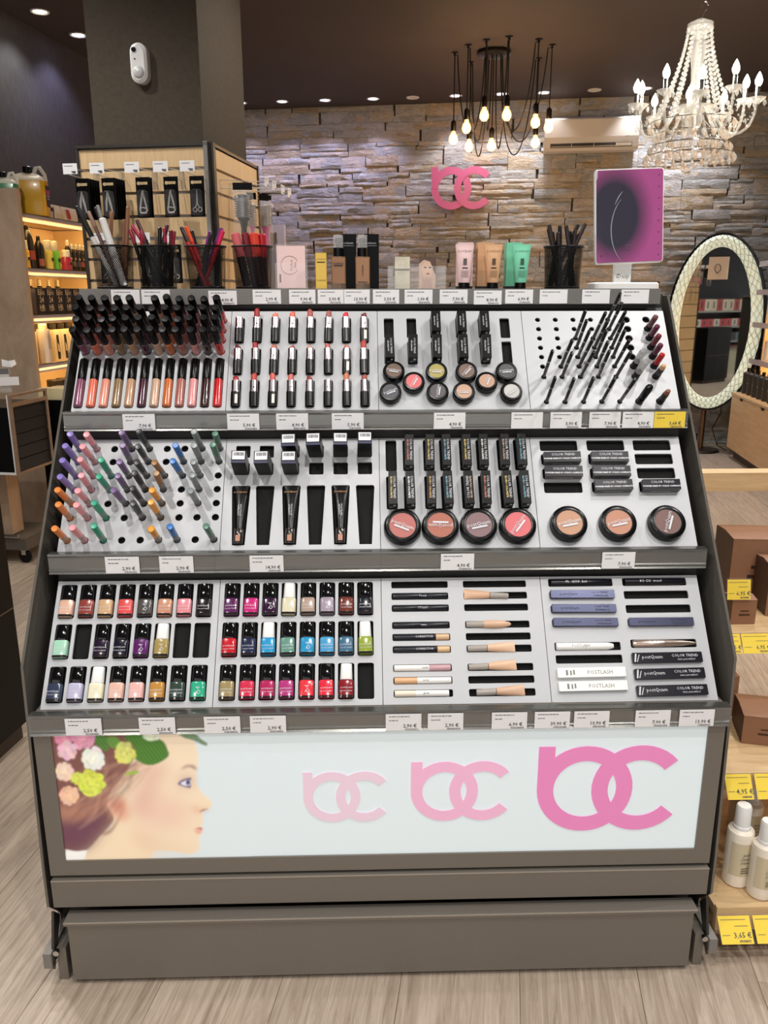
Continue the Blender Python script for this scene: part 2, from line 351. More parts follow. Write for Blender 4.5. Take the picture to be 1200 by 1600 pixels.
part('back_panel', MB().box(-.655, .655, .70, .718, .03, 1.322), CARC, stand, smooth=0)
# label rails: aluminium channel with a clear cover
RAILY = {0: .489, 1: .310, 2: .153, 3: -.016}
RAILZ = {0: (1.304, 1.337), 1: (1.052, 1.091), 2: (.795, .835), 3: (.540, .580)}
for k in (1, 2, 3):
    y, (z0, z1) = RAILY[k], RAILZ[k]
    prof = [(y+.004, z1), (y+.0035, z1-.003), (y+.006, z1-.008), (y+.006, z0+.010), (y+.003, z0+.008), (y+.003, z0+.006), (y+.006, z0+.005), (y+.002, z0), (y+.022, z0), (y+.022, z1)]
    r_ = part('label_rail', exX(prof, -.650, .650), RAILM, stand, smooth=0)
    for a, b in ((-.649, -.325), (-.325, 0.0), (0.0, .325), (.325, .649)):
        part('clear_cover', MB().box(a+.0004, b-.0004, y-.0005, y+.0005, z0, z1-.001), TAGCLEAR, r_, smooth=0)
y, (z0, z1) = RAILY[0], RAILZ[0]
r_ = part('label_rail', MB().box(-.652, .634, y+.003, y+.007, z0, z1), mat('dark_rail_lacquer', (104, 101, 96), .35, .3), stand, smooth=0)
part('clear_cover', MB().box(-.651, .633, y-.0005, y+.0005, z0, z1), TAGCLEAR, r_, smooth=0)
# light box with poster
LBY = -.003
FR = GREYMETAL
fr = MB(); ow, iw, zb, zt, ib, it = .6468, .6148, .233, .575, .266, .560
fr.box(-ow, -iw, LBY-.004, .05, zb, zt).box(iw, ow, LBY-.004, .05, zb, zt).box(-iw, iw, LBY-.004, .05, zb, ib).box(-iw, iw, LBY-.004, .05, it, zt)
lb = part('light_box', fr, FR, stand, smooth=0)
# --- poster colours painted on a fine grid: flat print only
PW0 = 290; PZN = 226
Xg = np.linspace(-.6148, -.255, PW0); Zg = np.linspace(ib, it, PZN); XX, ZZ = np.meshgrid(Xg, Zg)
# print coordinates (u right, v down) of the portrait as laid out on the sheet
def sheet(u, v):
    px, py = 85+u/4.615, 1140+v/4.615
    d = fwv+rtv*((px-600)/FPX)+upv*((800-py)/FPX); t = (LBY-CAM.y)/d.y; p = CAM+d*t; return (p.x, p.z)
def spl(pts, n=6):
    out = []; N = len(pts)
    for i in range(N):
        p0, p1, p2, p3 = [np.array(pts[(i+k-1) % N], float) for k in range(4)]
        for j in range(n):
            t = j/n; out.append(.5*((2*p1)+(-p0+p2)*t+(2*p0-5*p1+4*p2-p3)*t*t+(-p0+3*p1-3*p2+p3)*t**3))
    return out
def blur(a, n):
    for _ in range(2):
        for ax in (0, 1):
            k = np.pad(a, [(n, n) if q == ax else (0, 0) for q in (0, 1)], 'edge'); c = np.cumsum(k, ax); c = np.concatenate([np.zeros_like(np.take(c, [0], ax)), c], ax)
            m = 2*n+1; a = (np.take(c, range(m, c.shape[ax]), ax)-np.take(c, range(0, c.shape[ax]-m), ax))/m
    return a
def pmask(pts, soft=1, smooth=True):
    q = [sheet(*p) for p in (spl(pts) if smooth else pts)]; ins = np.zeros(XX.shape, bool)
    for (x0, z0), (x1, z1) in zip(q, q[1:]+q[:1]):
        if z0 == z1: continue
        c = ((z0 > ZZ) != (z1 > ZZ)) & (XX < (x1-x0)*(ZZ-z0)/(z1-z0)+x0); ins ^= c
    return blur(ins.astype(float), soft) if soft else ins.astype(float)
BGC = np.array(lin((214, 226, 230))[:3]); IMG = np.ones(XX.shape+(3,))*BGC
def paint(mk, c, op=1.0):
    global IMG
    a = (mk*op)[..., None]; IMG = IMG*(1-a)+np.array(lin(c)[:3])*a
def ell(u, v, a, b, rot=0, n=16): return [(u+a*math.cos(t)*math.cos(rot)-b*math.sin(t)*math.sin(rot), v+a*math.cos(t)*math.sin(rot)+b*math.sin(t)*math.cos(rot)) for t in [2*math.pi*k/n for k in range(n)]]
rng = np.random.RandomState(3)
face = [(820, -60), (960, 30), (1010, 90), (1032, 160), (1038, 230), (1026, 300), (1022, 360), (1035, 410), (1080, 470), (1130, 515), (1136, 540), (1110, 570), (1068, 590), (1066, 625), (1076, 660), (1060, 690), (1066, 715), (1068, 735), (1048, 765), (1044, 800), (1048, 850), (1020, 885), (960, 893), (860, 878), (760, 868), (715, 880), (690, 930), (660, 1000), (100, 1000), (240, 870), (320, 780), (430, 650), (380, 500), (520, 300), (640, 100)]
hair = [(-60, -60), (840, -60), (800, 60), (760, 180), (690, 280), (650, 340), (620, 420), (540, 520), (440, 650), (330, 780), (240, 870), (150, 880), (-60, 870)]
paint(pmask(hair, 2), (122, 80, 74))
paint(pmask(face, 1), (236, 216, 188))
paint(pmask([(560, 520), (700, 480), (860, 480), (980, 560), (960, 660), (820, 720), (640, 700)], 16), (226, 180, 164), .55)
paint(pmask([(640, 260), (740, 220), (820, 260), (760, 400), (680, 560), (620, 640), (560, 560), (600, 400)], 12), (206, 150, 138), .5)
paint(pmask([(230, 880), (420, 700), (560, 640), (640, 760), (720, 860), (680, 960), (200, 960)], 16), (238, 214, 180), .6)
paint(pmask([(560, 690), (720, 800), (900, 850), (1020, 870), (960, 893), (760, 870), (640, 860)], 12), (214, 178, 148), .6)
paint(pmask([(1000, 540), (1060, 570), (1130, 560), (1100, 585), (1060, 595), (1010, 600)], 5), (214, 170, 140), .7)
# hair masses and strands
paint(pmask([(60, 660), (200, 640), (330, 600), (400, 640), (330, 760), (240, 860), (90, 860)], 10), (104, 64, 84), .85)
paint(pmask([(60, 540), (240, 520), (360, 470), (330, 560), (220, 630), (60, 650)], 8), (178, 128, 108), .9)
paint(pmask([(360, 500), (480, 480), (540, 580), (520, 650), (460, 650), (400, 590)], 6), (222, 166, 140), .95)
paint(pmask([(430, 510), (500, 520), (480, 590), (420, 570)], 5), (196, 128, 108), .8)
for k in range(70):
    u0 = rng.uniform(300, 700); v0 = rng.uniform(150, 330); u1 = rng.uniform(90, 420); v1 = v0+rng.uniform(150, 420); um = (u0+u1)/2+rng.uniform(-20, 60); w_ = rng.uniform(2, 7)
    pts = [(u0, v0), (um, (v0+v1)/2), (u1, v1), (u1+w_, v1+w_), (um+w_*1.4, (v0+v1)/2+w_), (u0+w_, v0+w_)]
    paint(pmask(pts, 2)*pmask(hair, 3), [(186, 134, 112), (96, 56, 60), (204, 160, 138), (78, 44, 56)][k % 4], .55)
paint(pmask([(330, 760), (400, 720), (460, 640), (500, 560), (470, 640), (410, 740)], 2), (120, 64, 54), .7)
paint(pmask([(80, 862), (160, 878), (238, 868), (208, 960), (80, 960)], 1, False), (240, 240, 236))
# eye, brow, nostril, lips
paint(pmask([(905, 290), (940, 262), (985, 252), (1018, 270), (1030, 295), (1010, 282), (970, 268), (930, 280)], 2), (122, 74, 82), .85)
paint(pmask([(905, 345), (960, 325), (1005, 340), (990, 400), (940, 420), (890, 390)], 9), (150, 100, 120), .5)
paint(pmask([(890, 388), (930, 358), (990, 345), (976, 372), (985, 418), (930, 408)], 1), (74, 50, 116), .9)
paint(pmask([(910, 386), (945, 366), (972, 366), (974, 402), (936, 402)], 1), (226, 226, 236))
paint(pmask(ell(962, 380, 15, 20), 1), (84, 96, 150)); paint(pmask(ell(966, 378, 6, 11), 1), (30, 26, 44))
paint(pmask([(1045, 592), (1070, 574), (1108, 568), (1080, 582), (1056, 592)], 1), (150, 86, 74), .85)
paint(pmask([(1002, 722), (1030, 708), (1058, 702), (1068, 716), (1062, 726), (1034, 716)], 1), (190, 96, 100), .9)
paint(pmask([(1010, 726), (1040, 720), (1064, 730), (1052, 748), (1028, 746)], 2), (222, 148, 138), .8)
# leaves and flowers
def leaf(pts, c1, c2):
    mk = pmask(pts, 1); paint(mk, c1); s = np.sin(XX*900+ZZ*500+rng.rand()*6)*.5+.5; paint(mk*s, c2, .35)
leaf([(505, 60), (560, 25), (680, 45), (780, 80), (815, 140), (822, 190), (760, 235), (690, 255), (620, 235), (570, 190), (575, 120)], (66, 116, 44), (104, 152, 64))
leaf([(290, 50), (340, 30), (390, 70), (385, 150), (340, 140), (300, 100)], (70, 118, 50), (110, 150, 76))
leaf([(380, 60), (440, 50), (480, 100), (440, 130), (400, 120)], (92, 140, 60), (130, 170, 80))
leaf([(890, 10), (1000, 20), (1060, 70), (1102, 98), (1090, 115), (1000, 75), (930, 55)], (106, 134, 104), (140, 164, 130))
leaf([(500, 325), (560, 296), (606, 300), (590, 318), (540, 326)], (150, 176, 74), (180, 196, 100))
def flower(u, v, r_, c, n=7, squash=1.0):
    n = n+4
    for k in range(n):
        a = 2*math.pi*k/n+.5*rng.rand(); q = rng.uniform(.5, .66); paint(pmask(ell(u+r_*q*math.cos(a), v+r_*q*squash*math.sin(a), r_*.40, r_*.30, a+.5*rng.randn()), 1), tuple(int(max(0, min(255, q+rng.randint(-16, 10)))) for q in c))
    paint(pmask(ell(u, v, r_*.55, r_*.5*squash), 2), c, .9)
    for k in range(n+6):
        a = rng.rand()*6.28; q = (.1+.75*rng.rand())*r_; paint(pmask(ell(u+q*math.cos(a), v+q*squash*math.sin(a), r_*.24, r_*.05, a+1.4), 1), tuple(int(x*.78) for x in c), .5)
    for k in range(4):
        a = rng.rand()*6.28; q = rng.rand()*r_*.4; paint(pmask(ell(u+q*math.cos(a), v+q*math.sin(a), r_*.22, r_*.12, a), 1), tuple(min(255, int(x*1.06)) for x in c), .6)
flower(70, 60, 70, (226, 150, 172)); flower(210, 60, 90, (230, 160, 180), 8); flower(95, 150, 76, (236, 196, 208)); flower(700, 30, 72, (226, 232, 204), 7, .6)
flower(280, 205, 92, (238, 240, 226)); flower(75, 305, 74, (240, 214, 188)); flower(110, 472, 74, (240, 196, 164)); flower(510, 165, 84, (212, 214, 116)); flower(265, 385, 104, (216, 222, 92), 9); flower(165, 350, 48, (214, 220, 96))
pv = [(x, 0, z) for z in Zg for x in Xg]; pf = [(j*PW0+i, j*PW0+i+1, (j+1)*PW0+i+1, (j+1)*PW0+i) for j in range(PZN-1) for i in range(PW0-1)]
pm = bpy.data.meshes.new('portrait_print'); pm.from_pydata(pv, [], pf); ca = pm.color_attributes.new('print', 'FLOAT_COLOR', 'POINT')
ca.data.foreach_set('color', np.concatenate([IMG.reshape(-1, 3), np.ones((IMG.shape[0]*IMG.shape[1], 1))], 1).astype(np.float32).ravel())
POSTER_E = 0.31
pmat = bpy.data.materials.new('backlit_portrait_print'); pmat.use_nodes = True
_n = pmat.node_tree; _b = _n.nodes['Principled BSDF']; _a = _n.nodes.new('ShaderNodeAttribute'); _a.attribute_name = 'print'
_n.links.new(_a.outputs['Color'], _b.inputs['Base Color']); _n.links.new(_a.outputs['Color'], _b.inputs['Emission Color']); _b.inputs['Emission Strength'].default_value = POSTER_E; _b.inputs['Roughness'].default_value = 0.3
poster = part('poster', MB().box(-.6148, .6148, LBY, LBY+.004, ib, it), mat('backlit_poster_sheet', (214, 226, 230), 0.3, emit=(214, 226, 230), es=POSTER_E), stand, label='backlit pale poster with a profile portrait crowned with flowers and three pink logos', smooth=0)
part('portrait_print', pm, pmat, poster, TR(0, LBY-.0006, 0), smooth=0)
def logo_mb(t, seg=40):       # two linked rings, the left one with a stem, the right one open; ring radius 1, axis z
    m = MB(); ro, ri = 1.0, .66
    def ring(cx, a0, a1, t=t):
        n = int(seg*abs(a1-a0)/360); close = abs(a1-a0) >= 359.9; vs_ = []; fs = []
        for k in range(n+(0 if close else 1)):
            a = R(a0+(a1-a0)*k/n)
            for r_, z in ((ri, 0), (ro, 0), (ro, t), (ri, t)): vs_.append((cx+r_*math.cos(a), r_*math.sin(a), z))
        N = n if close else n+1
        for k in range(n):
            j = (k+1) % N
            for q in range(4): fs.append((k*4+q, k*4+(q+1) % 4, j*4+(q+1) % 4, j*4+q))
        if not close: fs += [(0, 1, 2, 3), (n*4+3, n*4+2, n*4+1, n*4)]
        m.add(vs_, fs)
    ring(0, 0, 360); ring(1.14, 40, 320, t*1.06); m.box(-1.0, -.66, 0, 1.0, 0, t*1.03)
    return m
LOGOF = logo_mb(0.01).mesh('logo_print', 0)
for X, Z, r_, c in ((-.0985, .3955, .0545, (222, 196, 212)), (.1168, .4035, .0645, (226, 172, 200)), (.3876, .4035, .0925, (218, 130, 180))):
    part('logo_print', LOGOF, mat('backlit_pink_%d' % c[1], c, 0.3, emit=c, es=POSTER_E), poster, TR(X, LBY-.0008, Z) @ RX(R(90)) @ Matrix.Diagonal((r_, r_, .1, 1)))
# drawers
dr = MB().box(-.6453, .6453, -.014, .05, .166, .226)
df = part('drawer_front', dr, FR, stand, smooth=0)
EDGE = mat('edge_highlight_paint', (176, 170, 160), .25, .5)  # highlight along the drawer tops, put in as lighter strips
part('edge_highlight', MB().box(-.6453, .6453, -.0148, -.0132, .2245, .2268), EDGE, df, smooth=0)
lw_, bw_ = .6215, .6157
dl = MB().box(-bw_, bw_, -.032, -.022, .010, .142).box(-lw_, lw_, -.036, -.002, .140, .148).box(-bw_, -bw_+.012, -.022, .045, .012, .10).box(bw_-.012, bw_, -.022, .045, .012, .10)
df = part('drawer_front', dl, FR, stand, smooth=0)
part('edge_highlight', MB().box(-lw_, lw_, -.0368, -.0352, .1458, .1486), EDGE, df, smooth=0)
# feet and slide brackets
for sx in (-1, 1):
    f_ = part('foot', MB().box(min(sx*.630, sx*.648), max(sx*.630, sx*.648), -.02, .04, 0.0, .075), FR, stand, smooth=0)
    part('foot_cap', MB().box(min(sx*.652, sx*.668), max(sx*.652, sx*.668), -.038, .06, .044, .078), mat('grey_cap', (128, 124, 120), 0.4), stand, smooth=0)
    br = MB(); br.add([(sx*.650, -.005, .15), (sx*.650, -.034, .05), (sx*.650, -.03, .035), (sx*.650, .02, .12), (sx*.655, -.005, .15), (sx*.655, -.034, .05), (sx*.655, -.03, .035), (sx*.655, .02, .12)], [(0, 1, 2, 3), (7, 6, 5, 4), (0, 4, 5, 1), (1, 5, 6, 2), (2, 6, 7, 3), (3, 7, 4, 0)])
    part('slide_bracket', br, mat('dark_bracket', (70, 66, 62), 0.35, 0.5), stand, smooth=0)
    part('bracket_pin', MB().lathe([(.006, 0), (.006, .008)], 10, TR(sx*.644, -.026, .075) @ RX(R(90))), mat('chrome', (200, 200, 200), 0.15, 1.0), stand)
# ------------------------------------------------------------------ trays with cut-outs
def col_lin(a, b, n): return [a+(b-a)*i/(n-1) for i in range(n)]
GX = col_lin(-.627, -.3385, 12); GV = (.146, .174, .1995, .2255)
LX = col_lin(-.300, -.0285, 8); LV = (.199, .119, .040)
BX = (.025, .075, .1265, .1826, .2325, .281)
EYE = [(.033, .0837), (.0745, .0577), (.1238, .0834), (.1876, .0831), (.229, .057), (.2728, .0828), (.0247, .0337), (.1241, .0332), (.1794, .033), (.2798, .0325)]
HX = (.3555, .395, .4345, .4735, .512, .5535, .598); HV = (.2267, .202, .1776, .1535, .1297, .1055, .0795, .018)
QX = (-.623, -.588, -.5515, -.5155, -.479, -.4425, -.406, -.370, -.333); QV = (.228, .198, .166, .135, .104, .073, .025)
TX = (-.284, -.235, -.1815, -.131, -.0805, -.030)
KX = (.025, .061, .104, .138, .18, .2155, .2595, .295)
PX = (.38, .48, .579); PV = (.230, .1975, .1645, .133)
NX1 = col_lin(-.616, -.349, 8); NX2 = col_lin(-.2945, -.032, 8); NV = (.2085, .1285, .046)
AV = (.236, .212, .1875, .153, .129, .105, .069, .045, .0205)
MVL = (.237, .211, .182, .154, .107, .082, .055, .029); MVR = (.237, .210, .181, .153, .111, .082, .051, .019)
def tray(k, c, holes):
    x0 = -.64+.32*c
    loc = [[(x-x0, v) for x, v in h] for h in holes]
    me = holed_plate('tray_plate', [(0.0006, 0), (.3194, 0), (.3194, PLEN), (.0006, PLEN)], loc, .004)
    o = part('tray_plate', me, TRAYW, stand, PM(k, x0, 0), smooth=0)
    part('foam_liner', MB().box(.001, .319, .001, PLEN-.001, -.016, -.011), FOAM, o, smooth=0)
tray(1, 0, [rrect(.0195, .120, .004, 3, x, .068) for x in GX]+[circ(.0098, 16, x, v) for x in GX for v in GV])
tray(1, 1, [rrect(.0195, .066, .004, 3, x, v) for x in LX for v in LV])
tray(1, 2, [rrect(.0215, .052, .003, 3, x, .205) for x in BX]+[rrect(.0215, .058, .003, 3, x, .141) for x in BX])
tray(1, 3, [circ(.0058, 14, x, v) for x in HX[:5] for v in HV]+[circ(.0085, 14, x, v) for x in HX[5:] for v in HV])
tray(2, 0, [circ(.0075, 14, x, v) for x in QX for v in QV])
def tap(x): return [(x-.0125, .012), (x+.0125, .012), (x+.0190, .139), (x+.0165, .142), (x-.0165, .142), (x-.0190, .139)]
tray(2, 1, [rrect(.030, .028, .003, 3, x, .220) for x in TX]+[rrect(.030, .028, .003, 3, x, .1805) for x in TX]+[tap(x) for x in TX])
tray(2, 2, [rrect(.023, .072, .003, 3, x, .209) for x in KX]+[rrect(.023, .074, .003, 3, x, .124) for x in KX])
tray(2, 3, [rrect(.080, .0245, .004, 3, x, v) for x in PX for v in PV])
tray(3, 0, [rrect(.0315, .069, .004, 3, x, v) for x in NX1 for v in NV])
tray(3, 1, [rrect(.0315, .069, .004, 3, x, v) for x in NX2 for v in NV])
tray(3, 2, [rrect(.113, .0142, .003, 3, .077, v) for v in AV]+[rrect(.127, .0142, .003, 3, .2275, v) for v in AV])
tray(3, 3, [rrect(.130, .0165, .003, 3, .401, v) for v in MVL]+[rrect(.130, .0165, .003, 3, .551, v) for v in MVR])
# ------------------------------------------------------------------ price tags in the rails
def small_print(seed, w_, h_, lines):
    r_ = random.Random(seed); m = MB()
    for i, wd in enumerate(lines):
        x = -w_/2+.006; z = h_/2-.006-i*.008
        while x < -w_/2+.006+wd*w_:
            l = r_.uniform(.002, .007); m.add([(x, 0, z), (x+l, 0, z), (x+l, 0, z+.0016), (x, 0, z+.0016)], [(0, 1, 2, 3)]); x += l+.0012
    return m
def barcode(seed, w_):
    r_ = random.Random(seed); m = MB(); x = 0
    while x < w_:
        l = r_.uniform(.0004, .0011); m.add([(x, 0, 0), (x+l, 0, 0), (x+l, 0, .0035), (x, 0, .0035)], [(0, 1, 2, 3)]); x += l+r_.uniform(.0004, .0009)
    return m
YEL = mat('yellow_paper', (244, 212, 24), 0.65)
RNAME = {0: 'top shelf edge', 1: 'upper rail', 2: 'middle rail', 3: 'rail above the poster'}
def price_tag(rail, X, price, n, w_=.066, h_=.034, c=PAPER, dz=0.0):
    y = RAILY[rail]+.0016; z0, z1 = RAILZ[rail]; lb_ = '%s price tag%s, %s on the %s' % ('yellow' if c is YEL else 'white', ' reading '+price if price else ' without price', ORD[n] if n < len(ORD) else 'last', RNAME[rail])
    t = thing('price_tag', lb_, 'price tag', TR(X, y, z0+.001+h_/2+dz), 'price tags on the stand')
    part('card', MB().box(-w_/2, w_/2, -.0003, .0003, -h_/2, h_/2), c, t, smooth=0)
    part('small_print', small_print(int(X*1000)+rail, w_, h_, (.55, .2)), INK, t, TR(0, -.0005, 0), smooth=0)
    if price:
        lettering(price, .0096, INK, t, TR(w_/2-.021, -.0006, -h_/2+.0095) @ RX(R(90)), 'price_lettering', bold=.02)
        part('barcode', barcode(int(X*999), .024), INK, t, TR(w_/2-.030, -.0005, -h_/2+.0008), smooth=0)
for n, (X, p) in enumerate(zip((-0.552, -0.486, -0.34, -0.243, -0.165, -0.102, -0.045, 0.02, 0.092, 0.17, 0.246, 0.316, 0.393, 0.488, 0.576), ('', '', '4,90 €', '2,99 €', '9,90 €', '3,90 €', '13,90 €', '3,50 €', '1,00 €', '7,90 €', '8,90 €', '6,90 €', '', '', ''))):
    price_tag(0, X, p, n+1, .058 if n in (4, 5, 6, 7) else .062, .030, dz=-.002 if n in (2, 10) else 0)
for n, (X, p) in enumerate(zip((-0.495, -0.281, -0.18, -0.065, 0.147, 0.309, 0.391, 0.473, 0.543, 0.61), ('7,90 €', '5,90 €', '4,90 €', '5,90 €', '4,90 €', '', '3,90 €', '7,90 €', '4,90 €', '3,68 €'))): price_tag(1, X, p, n+1, c=YEL if n == 9 else PAPER)
for n, (X, p) in enumerate(zip((-0.506, -0.401, -0.225, 0.151, 0.472), ('2,90 €', '2,90 €', '14,90 €', '4,90 €', '7,90 €'))): price_tag(2, X, p, n+1)
for n, (X, p) in enumerate(zip((-0.55, -0.416, -0.297, -0.213, 0.037, 0.115, 0.234, 0.314, 0.388, 0.503, 0.586), ('2,50 €', '2,50 €', '2,50 €', '2,90 €', '2,90 €', '2,90 €', '6,90 €', '39,90 €', '10,90 €', '7,90 €', '13,90 €'))): price_tag(3, X, p, n+1)
# ================================================================== products in the trays
GLASSC = mat('clear_glass', (255, 255, 255), 0.02, trans=1.0, ior=1.35)
STICKER = mat('paper_sticker', (226, 224, 218), 0.6)
ALONG = RX(R(-90))                                   # local +z laid along the tray's up-slope direction
def lathe_c(key, prof, seg=16): return cached(key, lambda: MB().lathe(prof, seg))
# ---- lip glosses
GLC = [((122, 66, 92), 'mauve'), ((226, 112, 86), 'coral'), ((228, 146, 124), 'peach pink'), ((140, 112, 76), 'bronze'), ((194, 148, 116), 'rose gold'), ((66, 16, 40), 'dark plum'), ((208, 170, 144), 'nude beige'), ((204, 108, 54), 'copper orange'), ((172, 106, 96), 'dusty rose'), ((228, 152, 152), 'light pink'), ((50, 20, 18), 'dark brown'), ((204, 22, 26), 'bright red')]
gl_body = lathe_c('gloss_tube', [(.0072, 0), (.0086, .0015), (.0088, .004), (.0088, .0535), (.0075, .055)])
gl_cap = lathe_c('gloss_cap', [(.0078, .0552), (.0083, .0565), (.0080, .113), (.0072, .1155), (0.0, .1158)])
gl_body2 = lathe_c('gloss_tube_long', [(.0072, 0), (.0086, .0015), (.0088, .004), (.0088, .0635), (.0075, .065)])
gl_cap2 = lathe_c('gloss_cap_short', [(.0078, .0652), (.0083, .0665), (.0080, .113), (.0072, .1155), (0.0, .1158)])
def gloss(M, c, label, group, mark=True, sticker=False):
    t = thing('lip_gloss', label, 'lip gloss', M, group)
    part('tube', gl_body2 if mark else gl_body, cmat(c, .18, coat=.6), t); part('cap', gl_cap2 if mark else gl_cap, BLACK, t)
    if mark:
        for dx in (-.0022, .0006): part('logo_stroke', cached('gl_stroke', lambda: MB().box(-.0006, .0006, -.0002, .0002, 0, .007), 0), SILVERINK, t, TR(dx+.002, -.00885, .008) @ RY(R(18)))
    if sticker: part('sticker', cached('gl_sticker', lambda: MB().box(-.0022, .0022, -.0002, .0002, 0, .021), 0), STICKER, t, TR(-.003, -.0084, .012))
    return t
for i, x in enumerate(GX):
    c, nm = GLC[i]
    gloss(PM(1, x, .0095, .001) @ ALONG @ RZ(R(180)), c, '%s lip gloss lying in the %s slot from the left' % (nm, ORD[i+1]), 'lip glosses lying in slots', True, i in (8, 9, 10))
RN4 = ('front', 'second', 'third', 'back')
for j, v in enumerate(GV):
    for i, x in enumerate(GX):
        if j == 3 and i == 5: continue
        c, nm = GLC[i]; lean = (rnd.uniform(-.03, .03), rnd.uniform(-.03, .03))
        c = tuple(int(q*.9+12) for q in c)
        gloss(PM(1, x, v, -.009+rnd.uniform(-.001, .003)) @ RX(lean[0]) @ RY(lean[1]) @ RZ(R(rnd.choice((0, 90, 200)))) @ Matrix.Diagonal((1, 1, .78, 1)), c, 'upright black-capped %s lip gloss, %s row, %s from the left' % (nm, RN4[j], ORD[i+1]), 'upright lip glosses', False)
# ---- lipsticks
SIL = mat('silver_collar', (168, 163, 166), 0.2, 1.0)
ls_base = cached('lipstick_base', lambda: MB().prism(rrect(.0185, .0185, .006, 4), 0, .0315, None, .0008))
ls_col = cached('lipstick_collar', lambda: MB().prism(rrect(.0168, .0168, .0065, 4), .0315, .058, None, .0006).prism(rrect(.0178, .0178, .0062, 4), .0315, .034))
def bullet_mesh(n):
    def f():
        rings = []; seg = 14
        for r_, z, sl in ((.0062, .05, 0), (.0062, .058+n, 0), (.0060, .058+n, .0035), (.0045, .0595+n, .004), (.002, .0605+n, .004)):
            rings.append([(r_*math.cos(2*math.pi*k/seg), r_*math.sin(2*math.pi*k/seg), z+sl*(math.cos(2*math.pi*k/seg)+1)/2*(1 if sl else 0)) for k in range(seg)])
        return MB().loft(rings)
    return cached('bullet_%d' % int(n*1000), f)
LSM = [[None, ((150, 18, 24), 14, 'long deep red'), ((232, 124, 98), 5, 'short salmon'), ((226, 104, 84), 7, 'coral'), ((168, 78, 74), 12, 'long dusty rose'), ((152, 84, 78), 9, 'rose brown'), ((202, 20, 46), 5, 'short cherry red'), ((110, 24, 40), 5, 'short wine')],
       [((98, 28, 34), 3, 'short dark maroon'), ((154, 26, 36), 7, 'deep red'), ((192, 102, 88), 4, 'short rose'), ((168, 84, 74), 1, 'barely raised brick rose'), ((188, 120, 104), 0, 'barely raised beige pink'), ((182, 92, 82), 5, 'short terracotta rose'), ((196, 104, 94), 2, 'barely raised salmon rose'), ((168, 54, 48), 14, 'long brick red')],
       [((176, 30, 36), 4, 'short red'), ((178, 58, 52), 11, 'long brick'), ((198, 88, 82), 9, 'rose pink'), ((192, 98, 88), 7, 'warm rose'), ((140, 30, 36), 3, 'short dark red'), None, ((192, 112, 82), 9, 'tan'), ((152, 72, 62), 5, 'short rose brown')]]
RN3 = ('top', 'middle', 'bottom')
for j in range(3):
    for i, x in enumerate(LX):
        q = LSM[j][i]; tilt = R(9+rnd.uniform(-1, 1))
        M = PM(1, x-.0008+rnd.uniform(-.0008, .0008), LV[j]-.0315, .001) @ RX(tilt) @ RZ(rnd.uniform(-.02, .02)) @ ALONG
        t = thing('lipstick', ('open %s lipstick in silver and black case, %s row, %s column' % (q[2], RN3[j], ORD[i+1])) if q else 'silver and black lipstick with no colour showing, %s row, %s column' % (RN3[j], ORD[i+1]), 'lipstick', M, 'tester lipsticks')
        part('base', ls_base, BLACK, t); part('collar', ls_col, SIL, t)
        if q: part('bullet', bullet_mesh(q[1]/1000+.002), cmat(q[0], .4), t, RZ(rnd.uniform(0, 6)))
        if (j, i) in ((0, 7), (1, 6), (2, 0), (2, 2)): part('sticker', cached('ls_sticker', lambda: MB().box(-.003, .003, -.0002, .0002, 0, .02), 0), STICKER, t, TR(.003, -.0094, .005), label='small white printed sticker')
        if (j+i) % 2: part('logo_print', cached('ls_logo', lambda: MB().box(-.0022, .0022, -.0002, .0002, 0, .0008).box(-.0012, .0012, -.0002, .0002, .0015, .0023), 0), INK, t, TR(.001, -.0085, .040))
# ---- slim black boxes (eye shadow refills)
def slim_box(M, w_, l_, d_, label, group, bands=None, flip=False, name='carton'):
    t = thing(name, label, 'box', M, group)
    part('box', cached('slim_%d_%d_%d' % (w_*1e4, l_*1e4, d_*1e4), lambda: MB().box(-w_/2, w_/2, -l_/2, l_/2, -.010, d_), 0), SOFTBLACK, t)
    RZa = RZ(R(90 if flip else -90))
    lettering('COLOR TREND', min(.0072, l_*.1), SILVERINK, t, TR(.0030 if not flip else -.003, 0, d_+.0002) @ RZa)
    lettering('BLUSH + COLORETE' if bands else 'EYE SHADOW', l_*.072, bands or SILVERINK, t, TR(-.0035 if not flip else .0035, .0, d_+.0002) @ RZa, bold=.02)
    part('small_print', cached('slimprint', lambda: MB().box(-.006, -.001, -.0001, .0001, 0, .0008).box(-.006, .004, -.0001, .0001, .003, .0036).box(.001, .006, -.0001, .0001, .008, .014), 0), SILVERINK, t, TR(0, -l_/2-.0003, d_-.020))
    return t
for i in (2, 3, 4):
    slim_box(PM(1, BX[i], .205) @ RX(R(3)), .0195, .050, .030, 'slim black eye shadow carton, upper row, %s of three' % ORD[i-1], 'eye shadow cartons')
for i in range(5):
    slim_box(PM(1, BX[i], .141) @ RX(R(3)) @ RZ(rnd.uniform(-.03, .03)), .0195, .056, .030, 'slim black eye shadow carton, lower row, %s of five' % ORD[i+1], 'eye shadow cartons')
